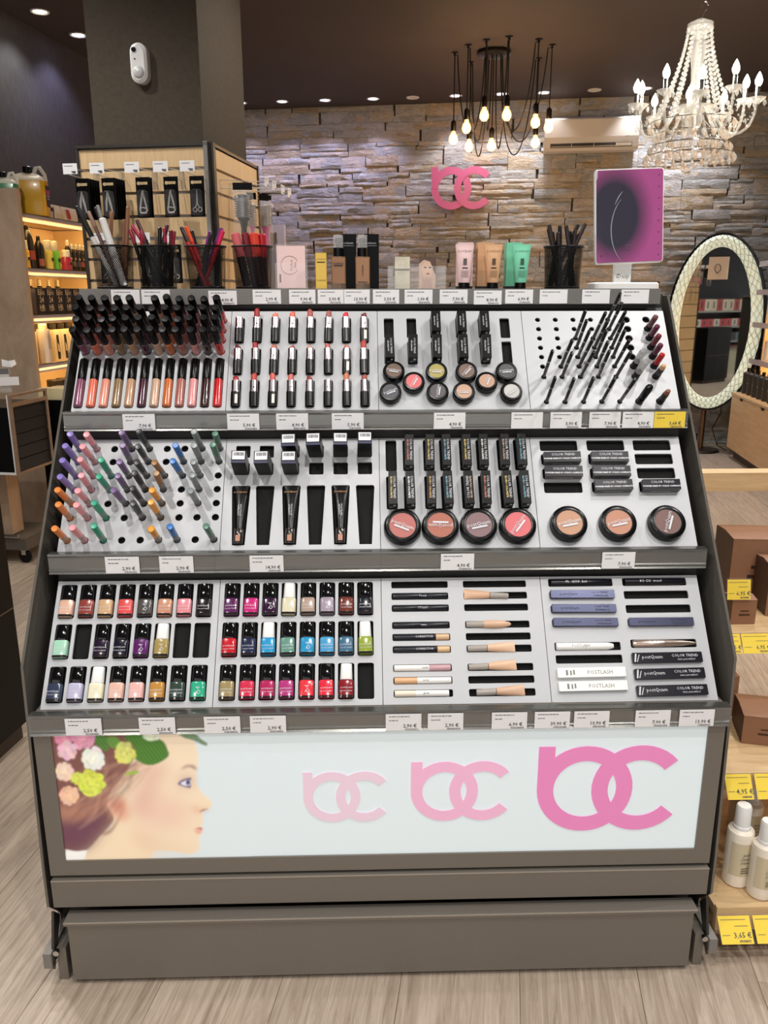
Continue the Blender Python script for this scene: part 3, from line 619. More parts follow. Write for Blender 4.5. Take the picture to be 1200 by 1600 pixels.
# ---- round compacts
def compact(M, rad, c, label, group, name, rot, cat):
    t = thing(name, label, cat, M, group); k = int(rad*1e4)
    part('case', lathe_c('case_%d' % k, [(rad*.9, 0), (rad, .002), (rad, .008), (rad*.985, .0095), (rad*.985, .0105), (rad, .012), (rad*.97, .0165), (rad*.90, .0185), (rad*.74, .0188), (rad*.72, .0172), (rad*.70, .0168)], 32), BLACK, t)
    part('pan', lathe_c('pan_%d' % k, [(0.0, .0171), (rad*.705, .0171), (rad*.705, .0150), (0.0, .0150)][::-1], 28), cmat(c, .45, noise=.06, nscale=300), t)
    part('window', lathe_c('window_%d' % k, [(0.0, .0184), (rad*.715, .0184), (rad*.72, .0176)][::-1], 28), mat('lid_window', (255, 255, 255), .04, alpha=.03, spec=.5), t)
    lt = lettering('postQuam', rad*.30, SILVERINK, t, RZ(rot) @ TR(0, rad*.04, .0187))
    part('lid_bar', cached('lidbar_%d' % k, lambda: MB().box(-rad*.42, rad*.42, -rad*.2, -rad*.1, .0186, .0187), 0), SILVERINK, t, RZ(rot))
    return t
EYC = [((92, 62, 36), 'bronze brown'), ((208, 86, 92), 'coral pink'), ((156, 142, 40), 'olive yellow'), ((98, 66, 44), 'cocoa brown'), ((178, 136, 108), 'tan'), ((22, 24, 24), 'charcoal black'), ((20, 26, 44), 'navy'), ((52, 40, 50), 'aubergine'), ((184, 144, 112), 'champagne beige'), ((182, 180, 176), 'silver white')]
for (x, v), (c, nm) in zip(EYE, EYC):
    compact(PM(1, x, v+.002, .001) @ RX(R(rnd.uniform(-2, 4))), .0235, c, 'round black eye shadow pot with %s powder' % nm, 'eye shadow pots', 'eye_shadow_pot', rnd.uniform(-.3, 1.4), 'eye shadow')
BLC = [((168, 74, 64), 'dusty rose', -.4), ((158, 70, 34), 'terracotta', 3.1), ((112, 72, 78), 'mauve', .2), ((200, 74, 82), 'coral pink', .9)]
for x, (c, nm, rz) in zip((.044, .120, .197, .276), BLC): compact(PM(2, x, .045, .001), .0375, c, 'round black compact with %s blush in the middle tray' % nm, 'blush compacts', 'blush_compact', rz, 'compact')
for x, (c, nm, rz) in zip((.38, .48, .58), [((176, 124, 88), 'light sand', .2), ((172, 110, 76), 'warm beige', .2), ((92, 42, 28), 'dark brown', 1.2)]): compact(PM(2, x, .048, .001), .0375, c, 'round black compact with %s face powder' % nm, 'powder compacts', 'powder_compact', rz, 'compact')
# ---- thin pencils on the right of the upper tray
PENC = mat('graphite_pencil', (46, 44, 44), 0.3)
pen_b = lathe_c('pencil_barrel', [(.0034, 0), (.0036, .003), (.0036, .066), (.0034, .067)], 12); pen_c = lathe_c('pencil_cap', [(.0039, .067), (.0039, .1), (.0035, .104), (0.0, .1045)], 12)
pen_band = lathe_c('pencil_band', [(.00385, .0655), (.00395, .0665), (.00395, .069), (.00385, .07)], 12)
TH = {5: [3, 4], 4: [3, 4], 3: [3, 4]}
def pen14(ci, ri): 
    t = thing('eye_pencil', 'slim dark eye pencil standing in hole row %s, column %s of the white tray' % (ORD[ri+1], ORD[ci+1]), 'eye pencil', PM(1, HX[ci], HV[ri], -.011) @ RX(rnd.uniform(-.05, .02)) @ RY(rnd.uniform(-.03, .06)) @ RZ(rnd.uniform(0, 6)), 'slim eye pencils')
    part('barrel', pen_b, PENC, t); part('cap', pen_c, BLACK, t); part('band', pen_band, SIL, t)
    lettering('COLOR TREND', .0046, SILVERINK, t, TR(0, -.0037, .035) @ RY(R(-90)) @ RX(R(90)))
for ci, ri in [(0, 7), (1, 7), (2, 7), (3, 7), (4, 7), (0, 6), (1, 6), (2, 6), (3, 6), (4, 6), (1, 5), (2, 5), (3, 5), (4, 5), (2, 4), (3, 4), (4, 4), (2, 3), (3, 3), (4, 3), (2, 2), (3, 2), (4, 2), (4, 1), (4, 0)]: pen14(ci, ri)
CLR = mat('smoky_clear_cap', (150, 150, 150), .12, alpha=.55)
for ri, lb_, cc in ((7, 'thick glossy black lip pen standing beside the tan lip pen', BLACK), (6, 'thick clear-capped lip pen, nearer of the smoky pair', CLR), (5, 'thick clear-capped lip pen, farther of the smoky pair', CLR)):
    t = thing('lip_pen', lb_, 'lip pen', PM(1, HX[5], HV[ri], -.011) @ RY(.05), 'lip pens')
    part('barrel', lathe_c('thick_barrel', [(.0072, 0), (.0076, .004), (.0076, .03), (.0072, .031)]), BLACK, t)
    part('cap', lathe_c('thick_cap', [(.0078, .0315), (.008, .033), (.008, .066), (.0066, .0715), (.003, .0735), (0, .074)]), cc, t)
for ri, (c, nm) in {1: ((98, 64, 62), 'brown'), 2: ((92, 32, 58), 'plum'), 3: ((108, 26, 42), 'wine red'), 4: ((86, 28, 52), 'dark berry'), 5: ((176, 20, 24), 'bright red'), 6: ((206, 162, 118), 'beige'), 7: ((132, 86, 68), 'tan brown')}.items():
    t = thing('lip_pen', 'open %s lip pen in the rightmost column of holes' % nm, 'lip pen', PM(1, HX[6], HV[ri], -.011) @ RY(.06), 'lip pens')
    cap_t = ri >= 6
    part('barrel', lathe_c('lp_barrel', [(.0072, 0), (.0076, .003), (.0076, .022), (.007, .023)]), BLACK, t)
    part('crayon', lathe_c('lp_crayon_%d' % cap_t, [(.0062, .023), (.0062, .052), (.0056, .056), (.003, .0585), (0, .059)] if not cap_t else [(.0062, .042), (.0055, .050), (.0045, .055), (0, .057)]), cmat(c, .4), t)
    if cap_t: part('collar', lathe_c('lp_collar', [(.0068, .023), (.0066, .043), (.0060, .044)]), PENC, t)
# ---- jumbo pencils in the middle tray
JC = {'P': ((132, 118, 190), 'lilac'), 'K': ((232, 156, 164), 'pink'), 'G': ((52, 156, 124), 'green'), 'V': ((118, 92, 138), 'violet grey'), 'B': ((40, 40, 42), 'black'), 'C': ((150, 106, 56), 'bronze'), 'Y': ((226, 152, 44), 'amber'), 'U': ((44, 112, 184), 'blue'), 'S': ((128, 136, 138), 'silver grey'), 'E': ((74, 120, 100), 'sea green'), 'O': ((222, 134, 62), 'orange')}
JM = ['PK.VB..SE', 'PK.VB.USE', 'PKGVBCUS.', 'PKGVBC.S.', 'OK.VBY.S.', 'OKG.BY...', 'OKG..YU.E']
j_bar = lathe_c('jumbo_barrel', [(.0058, 0), (.0062, .002), (.0062, .034), (.0058, .035)], 14); j_cap = lathe_c('jumbo_cap', [(.0066, .0345), (.0066, .066), (.0060, .0668), (.0052, .0662), (0.0, .0660)], 14)
j_slv = lathe_c('jumbo_sleeve', [(.00665, .022), (.00668, .0225), (.00668, .034), (.0066, .0345)], 14)
for ri, row in enumerate(JM):
    for ci, ch in enumerate(row):
        if ch == '.': continue
        c, nm = JC[ch]; dark = ci >= 3
        t = thing('jumbo_pencil', '%s jumbo eye pencil standing in hole row %s, column %s of the middle tray' % (nm, ORD[ri+1], ORD[ci+1]), 'eye pencil', PM(2, QX[ci], QV[ri], -.011+(.0 if ri > 0 else 0)) @ RX(rnd.uniform(-.05, .05)) @ RY(rnd.uniform(-.06, .04)) @ RZ(rnd.uniform(0, 6)) @ Matrix.Diagonal((1, 1, 1.24, 1)), 'jumbo eye pencils')
        part('barrel', j_bar, cmat(tuple(int(q*.8+12) for q in c), .3) if not dark else cmat(tuple(int(q*.3+30) for q in c), .3), t)
        part('cap', j_cap, cmat(c, .28), t)
        part('sleeve', j_slv, mat('sleeve_clear', (190, 190, 190), .15, alpha=.35), t)
# ---- small cartons with barcode ends, concealer tubes
DGREY = mat('dark_grey_card', (22, 22, 24), 0.35, spec=.2)
for j, i in ((0, 2), (0, 3), (0, 4), (0, 5), (1, 0), (1, 1), (1, 2)):
    v = (.220, .1805)[j]
    t = thing('carton', 'small dark carton with a barcode end, %s row, column %s of six' % (('upper', 'lower')[j], ORD[i+1]), 'box', PM(2, TX[i]-.001, v, 0) @ RX(R(rnd.uniform(-2, 3))) @ RY(R(rnd.uniform(-4, 2))), 'concealer cartons')
    part('box', cached('bc_box', lambda: MB().box(-.0145, .0145, -.0135, .0135, -.010, .058), 0), DGREY, t)
    part('end_label', cached('bc_label', lambda: MB().box(-.0125, .0125, -.006, .012, .058, .0584), 0), PAPER, t)
    part('label_band', cached('bc_band', lambda: MB().box(-.0145, .0145, -.0135, -.0085, .058, .0583), 0), mat('navy_print', (28, 32, 70), .4), t)
    part('barcode', cached('bc_code', lambda: MB().add([], []) if False else barcode(3, .02), 0), INK, t, TR(-.010, .002, .0587) @ RX(R(-90)) @ Matrix.Diagonal((1, 1, 2.2, 1)) @ RX(0))
SMOKE = mat('smoky_tube_cap', (46, 40, 36), .15, coat=.5)
for i in (0, 2, 4):
    t = thing('concealer_tube', 'black tapered concealer tube lying in the %s tapered slot' % ORD[i+1], 'cosmetic tube', PM(2, TX[i], .014, .0005), 'black concealer tubes')
    rings = []
    for y, w_, d_ in ((.030, .0105, .0085), (.06, .0125, .0085), (.10, .0150, .006), (.122, .0168, .0022), (.1265, .0170, .0016)):
        rings.append([(w_*math.cos(2*math.pi*k/18), d_*math.sin(2*math.pi*k/18), y) for k in range(18)])
    part('tube', cached('ctube', lambda: MB().loft(rings)), BLACK, t, RX(R(-90)))
    part('cap', lathe_c('ctube_cap', [(.0088, 0), (.0098, .002), (.0103, .029), (.0098, .0302)]), SMOKE, t, RX(R(-90)))
    part('picture', cached('ctube_pic', lambda: MB().box(-.0045, .0045, .003, .016, 0, .0003), 0), mat('skin_tone_print', (172, 120, 96), .4), t, TR(0, 0, .0104))
    lettering('postQuam', .0062, mat('gold_print', (206, 150, 96), .35), t, TR(0, .112, .0046) @ RX(R(-8)))
    lettering('MAQUILLAJE\nINTENSIVO', .0046, SILVERINK, t, TR(0, .07, .0093) @ RZ(R(-90)))
# ---- blush cartons
BB = [(206, 160, 92), (200, 120, 100), (212, 190, 120), (120, 170, 190), (220, 190, 90), (230, 230, 225), (190, 160, 130), (110, 170, 190)]
for i in range(1, 8): slim_box(PM(2, KX[i]+.001, .209) @ RX(R(1)) @ RZ(rnd.uniform(-.02, .02)), .0175, .070, .029, 'tall black blush carton, upper row, %s of seven' % ORD[i], 'blush cartons', cmat(BB[i], .4))
for i in range(8): slim_box(PM(2, KX[i]+.001, .124) @ RX(R(1)) @ RZ(rnd.uniform(-.02, .02)), .0175, .072, .029, 'tall black blush carton, lower row, %s of eight' % ORD[i+1], 'blush cartons', cmat(BB[(i*3+2) % 8], .4), flip=(i == 4))
# ---- powder cartons
NAVY = mat('navy_card', (14, 14, 28), 0.3, spec=.2); LGREY = mat('lit_face_grey', (92, 92, 92), 0.4)  # grey lower face: light on that side put into the colour
for i, j in ((0, 1), (0, 2), (1, 1), (1, 2), (1, 3), (2, 3)):
    t = thing('powder_carton', 'flat navy powder carton, %s column, slot row %s' % (('left', 'middle', 'right')[i], ORD[j+1]), 'box', PM(2, PX[i]+.0012, PV[j]-.001, 0) @ RX(R(2)) @ RZ(rnd.uniform(-.015, .015)), 'powder cartons')
    part('box', cached('pw_box', lambda: MB().box(-.0385, .0385, -.0110, .0110, -.010, .0185), 0), NAVY, t)
    part('lower_face', cached('pw_low', lambda: MB().box(-.0385, .0385, -.0114, -.0110, -.006, .0182), 0), LGREY, t)
    part('face_print', cached('pw_fp', lambda: MB().box(-.02, .02, -.01165, -.0114, .006, .0075), 0), SILVERINK, t)
    lettering('COLOR TREND', .0072, SILVERINK, t, TR(.002, .0045, .0187)); lettering('POWDER MAKE UP + POLVO COMPACTO', .0042, mat('white_print', (235, 235, 235), .4), t, TR(.0, -.0045, .0187), bold=.03)
# ---- nail polish
capm = cached('polish_cap', lambda: MB().loft([[(x*s, y*s*.92, z) for x, y in rrect(.0235, .0175, .006, 4)] for z, s in ((.0345, .97), (.0350, 1.0), (.0630, .90), (.0645, .86), (.0648, .82))]))
botm = cached('polish_bottle', lambda: MB().loft([[(x*s, y*s, z) for x, y in rrect(.0272, .0195, .005, 4)] for z, s in ((0, .90), (.0012, .985), (.006, 1.0), (.0310, 1.0), (.0332, .93), (.0342, .80))]))
glm = cached('polish_base', lambda: MB().prism(rrect(.0274, .0197, .005, 4), .0004, .0048))
PBASE = mat('glass_foot', (40, 36, 36), .06, coat=.8)
def polish(k, x, v, c, nm, white, label, mark):
    t = thing('nail_polish', label, 'nail polish', PM(k, x+rnd.uniform(-.0008, .0008), v-.0325, .000) @ RZ(rnd.uniform(-.02, .02)) @ ALONG, 'nail polish bottles')
    part('bottle', botm, cmat(c, .14, coat=.5), t); part('glass_foot', glm, PBASE, t); part('cap', capm, WHITE if white else mat('gloss_black_cap', (10, 10, 12), .09, coat=.4), t)
    if mark: lettering('postQuam', .0052, SILVERINK, t, TR(rnd.uniform(-.001, .001), -.00985, .019) @ RX(R(90))); lettering('COLOR TREND', .0034, SILVERINK, t, TR(0, -.00985, .0125) @ RX(R(90)))
    else: lettering('pQ', .011, SILVERINK, t, TR(.002, -.00985, .017) @ RX(R(90)) @ RZ(R(-90)))
P1 = [[((216, 174, 152), 'beige pink'), ((142, 66, 58), 'copper red'), ((204, 166, 126), 'champagne'), ((220, 82, 82), 'coral red'), ((78, 76, 74), 'charcoal grey'), ((198, 142, 114), 'rose gold'), ((224, 140, 150), 'pink'), ((30, 24, 24), 'black')],
      [((160, 206, 182), 'mint'), None, ((36, 24, 44), 'dark purple'), ((24, 24, 38), 'midnight blue'), ((88, 32, 96), 'violet'), ((158, 138, 82), 'gold', 1), None, None],
      [((52, 60, 82), 'steel navy'), ((178, 176, 202), 'lavender'), ((222, 216, 186), 'cream', 1), ((220, 178, 162), 'nude'), ((226, 176, 170), 'pale pink'), ((184, 134, 62), 'ochre gold'), ((50, 66, 58), 'forest green'), ((48, 164, 128), 'emerald')]]
P2 = [[((92, 36, 88), 'deep violet'), ((192, 42, 116), 'magenta'), ((46, 16, 50), 'aubergine'), ((214, 208, 178), 'ivory', 1), ((170, 148, 134), 'taupe'), ((158, 146, 160), 'mauve grey'), ((110, 52, 44), 'rust brown'), ((26, 24, 34), 'black')],
      [((186, 28, 40), 'red'), ((32, 40, 70), 'navy'), ((42, 146, 196), 'turquoise blue', 1), ((96, 142, 128), 'sage green'), ((44, 142, 188), 'azure'), ((72, 150, 196), 'sky blue'), ((62, 104, 132), 'petrol blue'), ((138, 156, 54), 'olive green', 1)],
      [((150, 134, 92), 'antique gold'), ((202, 48, 78), 'raspberry'), ((172, 38, 90), 'fuchsia'), ((170, 54, 118), 'purple pink'), ((218, 54, 66), 'coral red'), ((212, 42, 62), 'scarlet'), ((128, 26, 34), 'dark red', 1), None]]
for side, PP, NX in (('left', P1, NX1), ('second', P2, NX2)):
    for j in range(3):
        for i in range(8):
            q = PP[j][i]
            if not q: continue
            wcap = len(q) > 2
            polish(3, NX[i], NV[j], q[0], q[1], wcap, '%s nail polish with %s cap, %s tray, %s row, %s slot' % (q[1], 'white' if wcap else 'black', side, RN3[j], ORD[i+1]), rnd.random() < .6)
# ---- sticks and tubes in the third lower tray (lying along x)
AX = RY(R(90))
def stick(X0, X1, v, segs, label, r_=.0062, group='concealer sticks', txt=None, tm=None):
    t = thing('concealer_stick', label, 'make-up stick', PM(3, X0, v, -.001) @ AX, group); L_ = X1-X0
    for nm, a, b, c in segs: part(nm, MB().lathe([(r_*.9, a*L_), (r_, a*L_+.0008), (r_, b*L_-.0008), (r_*.92, b*L_)], 14), cmat(c, .3), t)
    if txt: lettering(txt, .0058, tm or SILVERINK, t, RY(R(-90)) @ TR(L_*.55, 0, r_+.0002))
    return t
BK, NU, LB, WT = (18, 20, 30), (206, 172, 138), (228, 214, 196), (232, 230, 226)
ST = [None, ('plain black concealer stick, second slot down', [('barrel', 0, .55, BK), ('cap', .55, 1, BK)], 'Pencil'), ('plain black concealer stick, third slot down', [('barrel', 0, .5, BK), ('cap', .5, 1, BK)], 'STYLIST'),
      ('plain black concealer stick, fourth slot down', [('barrel', 0, .5, BK), ('cap', .5, 1, BK)], 'mate'), ('black concealer stick with beige end, fifth slot down', [('barrel', 0, .76, BK), ('cap', .76, 1, NU)], 'CORRECTOR'), ('black concealer stick with beige end, sixth slot down', [('barrel', 0, .78, BK), ('cap', .78, 1, (214, 178, 134))], 'CORRECTOR'),
      ('white concealer stick with mauve cap', [('barrel', 0, .62, WT), ('cap', .62, 1, (192, 152, 160))], 'nude'), ('white concealer stick with beige cap', [('cap', 0, .4, (216, 170, 128)), ('barrel', .4, 1, WT)], 'nude'), ('white concealer stick with cream cap', [('cap', 0, .36, LB), ('barrel', .36, .95, WT)], 'glow')]
for v, q in zip(AV, ST):
    if q: stick(.0225, .131, v, q[1], q[0], txt=q[2], tm=SILVERINK if q[1][0][3] == BK or q[1][-1][3] == BK else INK)
SKIN = [(206, 166, 136), (202, 166, 140), (212, 176, 148), (208, 170, 140), (198, 162, 136)]
CAPC = mat('frosted_cap', (176, 168, 160), .3, alpha=.8)
for n, (k, flip) in enumerate(((1, 1), (3, 0), (5, 0), (7 - 1, 0), (8, 0))):
    v = AV[k]; L_ = .092 if n else .088; ang = (-.06, 0, .03, .04, .04)[n]
    M = PM(3, .166 if n < 4 else .178, v, .001) @ RZ(ang) @ AX
    if n == 0: M = PM(3, .253, v-.002, .001) @ RZ(R(180)-.06) @ AX
    t = thing('corrector_tube', 'beige squeeze tube with frosted cap, %s from the top in its column' % ORD[n+1], 'cosmetic tube', M, 'beige corrector tubes')
    def tub(point):
        rr = []
        for z, a, b in (((.038, .0065, .0065), (.055, .0085, .0065), (.075, .0095, .004), (L_-.003, .0105, .0012), (L_, .0105, .0010)) if not point else ((.034, .0075, .0075), (.056, .0085, .008), (.072, .0075, .0065), (.085, .004, .003), (.088, .0015, .001))):
            rr.append([(b*math.sin(2*math.pi*q/16), a*math.cos(2*math.pi*q/16), z) for q in range(16)])
        return MB().loft(rr[::-1] if False else rr)
    part('tube', tub(n == 1), cmat(SKIN[n], .35), t)
    part('cap', MB().lathe([(.0052, 0), (.0058, .001), (.0066, .034), (.0060, .037)], 14), CAPC, t)
    if n in (2, 4): part('print_block', MB().box(.0068, .0071, -.006, .005, .048, .068), INK, t, smooth=0)
    else: part('print_lines', MB().box(.0070, .0072, -.004, -.002, .046, .064).box(.0070, .0072, .0, .001, .046, .06), cmat((150, 110, 90)), t, smooth=0)
# ---- mascaras and their cartons in the right lower tray
SILVB = mat('blue_silver_foil', (92, 95, 120), .26, 1.0); WCARD = mat('white_card', (232, 232, 228), .5); INKN = mat('navy_ink', (32, 34, 60), .4); GREYINK = mat('grey_ink', (120, 120, 118), .5)
def mascara(X, v, L_, c, cap, label, txt, tm, taper=False, m_=None):
    t = thing('mascara', label, 'mascara', PM(3, X, v, 0) @ AX, 'mascara tubes'); r_ = .0074
    mm = m_ or cmat(c, .2)
    part('tube', MB().lathe([(r_*.85, 0), (r_, .001), (r_, L_*.5)] if not taper else [(r_*.7, 0), (r_, .006), (r_*.98, L_*.5)], 16), mm, t)
    part('cap', MB().lathe([(r_, L_*.5+.0006), (r_*.98, L_*.9), (r_*.6, L_)] if not taper else [(r_*.96, L_*.5+.0006), (r_*.8, L_*.8), (r_*.3, L_)], 16), cap, t)
    if txt: lettering(txt, .0075, tm, t, RY(R(-90)) @ TR(L_*.42, 0, r_+.0002) @ RZ(0))
mascara(.340, MVL[0], .122, (18, 18, 26), cmat((18, 18, 26), .2), 'black mascara in the top left slot of the right lower tray', 'M · CO3  8ml', SILVERINK)
mascara(.490, MVR[0], .122, (18, 18, 26), cmat((18, 18, 26), .2), 'black mascara in the top right slot of the right lower tray', '8O CO  trend', SILVERINK)
mascara(.339, MVL[4], .112, (232, 230, 228), cmat((232, 230, 228), .3), 'white lash serum tube in the left slot above the white cartons', 'POSTLASH', GREYINK)
mascara(.489, MVR[4], .124, (172, 160, 152), mat('rose_metal', (206, 186, 174), .2, .9), 'tapered rose-metal mascara in the right column', '', SILVERINK, True, mat('rose_metal', (206, 186, 174), .2, .9))
def mcarton(X, v, L_, h_, m_, label, kind, dx=0.0):
    t = thing('mascara_carton', label, 'box', PM(3, X+dx, v, 0) @ RZ(rnd.uniform(-.012, .012)), 'mascara cartons')
    part('box', MB().prism(rrect(L_, h_, .001, 1), -.010, .0078, None, .0006), m_, t, smooth=0); z = .0081
    if kind == 'foil': lettering('postQuam', .0085, INKN, t, TR(-.028, .0002, z)); lettering('COLOR TREND', .0048, INKN, t, TR(.034, .003, z)); lettering('EXTREME BLACK', .0038, INKN, t, TR(.036, -.0036, z), bold=.03)
    if kind == 'white': lettering('POSTLASH', .0105, GREYINK, t, TR(.016, -.0005, z)); part('small_print', MB().box(-.05, -.046, -.005, .005, 0, .0001).box(-.042, -.039, -.005, .004, 0, .0001).box(-.036, -.033, -.004, .005, 0, .0001), GREYINK, t, TR(0, 0, z), smooth=0)
    if kind == 'black':
        lettering('postQuam', .0095, SILVERINK, t, TR(-.030, .001, z)); lettering('COLOR TREND', .0075, SILVERINK, t, TR(.034, .003, z)); lettering('MAX LASH EFFECT', .0042, SILVERINK, t, TR(.036, -.0045, z))
        part('stripe_print', MB().add([(-.066, -.008, 0), (-.063, -.008, 0), (-.060, .008, 0), (-.063, .008, 0)], [(0, 1, 2, 3)]).add([(-.061, -.008, 0), (-.0595, -.008, 0), (-.0545, .006, 0), (-.056, .006, 0)], [(0, 1, 2, 3)]), SILVERINK, t, TR(0, 0, z), smooth=0)
for n, k in enumerate((1, 2, 3)): mcarton(.401, MVL[k], .128, .0165, SILVB, 'blue-silver mascara carton in the left column, %s of three' % ORD[n+1], 'foil')
mcarton(.551, MVR[3], .128, .0165, SILVB, 'blue-silver mascara carton alone in the right column', 'foil')
for n, k in enumerate((6, 7)): mcarton(.401, MVL[k], .132, .0185, WCARD, 'white lash serum carton, %s of the pair' % ('upper', 'lower')[n], 'white')
for n, k in enumerate((5, 6, 7)): mcarton(.551, MVR[k], .136, .0200, mat('black_foil_card', (18, 18, 28), .22), 'black volume mascara carton, %s of three' % RN3[n], 'black', .001)
# ================================================================== things on top of the stand
TZ = 1.3372
WIRE = mat('black_wire_mesh', (16, 16, 17), 0.35, 0.4)
def cup_mesh():
    m = MB(); h, rt_, rb = .0915, .0440, .0395; ns, nz = 58, 20; hw = .0008
    for s in (-1, 1):
        for k in range(ns):
            prev = None
            for j in range(nz+1):
                t = j/nz; z = .002+t*h*.97; a = 2*math.pi*(k/ns)+s*t*2*math.pi*.28; r_ = rb+(rt_-rb)*t+.0002*s; dw = hw/r_
                cur = ((r_*math.cos(a-dw), r_*math.sin(a-dw), z), (r_*math.cos(a+dw), r_*math.sin(a+dw), z))
                if prev: m.add([prev[0], prev[1], cur[1], cur[0]], [(0, 1, 2, 3)])
                prev = cur
    return m
cup_me = cup_mesh().mesh('wire_wall', 0)
rim_me = MB().tube([(.0445*math.cos(2*math.pi*k/32), .0445*math.sin(2*math.pi*k/32), .0915) for k in range(33)], .0022, 8).mesh('rim')
base_me = MB().lathe([(.0395, 0), (.0402, .001), (.0402, .004), (.039, .005)], 28).mesh('base')
CUPX = (-.592, -.494, -.384, -.280, .4275)
CUPL = ('black mesh pencil cup holding brown and white pencils', 'black mesh pencil cup holding black pencils with burgundy tips', 'black mesh pencil cup holding orange and purple pencils', 'black mesh pencil cup holding thick red lip crayons', 'black mesh pencil cup packed with black pencils by the mirror')
CUPN = ('brown pencil', 'burgundy pencil', 'orange pencil', 'lip crayon', 'black pencil')
for X, lb_ in zip(CUPX, CUPL):
    t = thing('pencil_cup', lb_, 'pencil cup', TR(X, .56, TZ), 'mesh pencil cups')
    part('wire_wall', cup_me, WIRE, t); part('rim', rim_me, WIRE, t); part('base', base_me, WIRE, t)
def cup_pencil(ci, n, xb, xt, zt, c1, c2, r_, nm, f=.75, y=None):
    yb = (y if y is not None else rnd.uniform(-.022, .022)); yt = yb*.8
    b = Vector((CUPX[ci]+xb, .56+yb, TZ+.006)); tt = Vector((CUPX[ci]+xt, .56+yt, TZ+zt)); d = tt-b; L_ = d.length
    M = Matrix.Translation(b) @ d.to_track_quat('Z', 'Y').to_matrix().to_4x4()
    t = thing('lip_crayon' if ci == 3 else 'cosmetic_pencil', '%s in the %s cup, %s from the left' % (nm, CUPN[ci], ORD[n]), 'pencil', M, 'pencils in the mesh cups')
    part('barrel', MB().lathe([(r_*.8, 0), (r_, .002), (r_, L_*f)], 12), cmat(c1, .3), t)
    part('cap', MB().lathe([(r_*1.04, L_*f), (r_*1.04, L_-.002), (r_*.7, L_), (0, L_+.0003)], 12), cmat(c2, .3), t)
KB = (18, 18, 19)
for n, q in enumerate([(.0, -.074, .178, (226, 222, 218), KB, .0056, 'white pencil with black cap', .62, .012), (.012, -.046, .166, (112, 84, 76), (150, 118, 108), .0042, 'mauve brown pencil', .8, .0), (.02, -.034, .176, KB, KB, .0046, 'glossy black pencil', .6, .015), (.016, -.022, .178, (70, 66, 64), (120, 116, 114), .004, 'grey pencil', .7, -.012), (.026, -.012, .150, (228, 226, 224), (226, 224, 222), .0078, 'thick white stick', .6, -.022), (-.02, .0, .168, (140, 98, 70), (140, 98, 70), .0042, 'tan wooden pencil', .9, .022), (.012, .03, .150, (128, 90, 66), (128, 90, 66), .004, 'short brown pencil', .9, .01), (.022, .042, .176, (138, 96, 72), (138, 96, 72), .0044, 'tall brown pencil', .75, .0)]): cup_pencil(0, n+1, *q)
W_ = (112, 16, 44)
for n, q in enumerate([(-.02, -.054, .128, KB, (136, 18, 52), .0042, 'crimson-tipped pencil'), (.03, -.047, .136, KB, (150, 22, 60), .0042, 'bright crimson-tipped pencil'), (.01, -.043, .150, KB, (74, 36, 44), .0042, 'tall dark wine pencil'), (-.01, -.034, .128, KB, W_, .0040, 'burgundy-tipped pencil'), (-.028, -.026, .124, KB, (128, 14, 34), .0042, 'red-tipped pencil'), (.0, .010, .133, KB, KB, .0046, 'plain black pencil'), (.016, .023, .132, KB, (164, 26, 66), .0044, 'raspberry-tipped pencil'), (-.012, .029, .138, KB, (60, 24, 34), .0042, 'dark plum pencil'), (.03, .037, .126, KB, (92, 14, 30), .0046, 'maroon-tipped pencil'), (.026, .045, .124, KB, (110, 16, 32), .0040, 'wine-tipped pencil')]): cup_pencil(1, n+1, *q)
for n, q in enumerate([(.0, -.048, .132, (196, 30, 36), (40, 16, 22), .0042, 'red pencil with dark cap'), (.006, -.039, .134, (200, 44, 30), (226, 84, 36), .0044, 'orange pencil'), (-.002, -.028, .126, (90, 18, 40), (30, 14, 18), .0046, 'dark wine pencil'), (-.028, .010, .126, KB, (120, 34, 118), .0046, 'purple pencil'), (-.012, .018, .123, KB, KB, .0042, 'black pencil'), (-.02, .036, .133, (92, 24, 78), (112, 46, 116), .0046, 'violet pencil'), (-.006, .043, .125, (190, 24, 44), (206, 34, 76), .0046, 'crimson pencil')]): cup_pencil(2, n+1, *q)
for n, q in enumerate([(-.012, -.035, .120, (40, 22, 26), (206, 98, 104), .0095, 'thick pink crayon', .55, -.014), (.006, -.014, .121, (44, 20, 24), (124, 36, 48), .0088, 'thick dark red crayon', .55, -.008), (.02, .006, .120, (48, 20, 22), (216, 66, 48), .0098, 'thick orange red crayon', .55, -.014), (.026, .023, .119, (44, 18, 22), (178, 30, 46), .0088, 'thick red crayon', .55, .0)]): cup_pencil(3, n+1, *q)
for n in range(13):
    xt = -.042+.084*n/12; cup_pencil(4, n+1, rnd.uniform(-.028, .028), xt+rnd.uniform(-.003, .003), rnd.uniform(.122, .142), KB, (22, 22, 24) if n % 3 else (46, 38, 38), .0044, 'black pencil', .6, (n % 3-1)*.018)
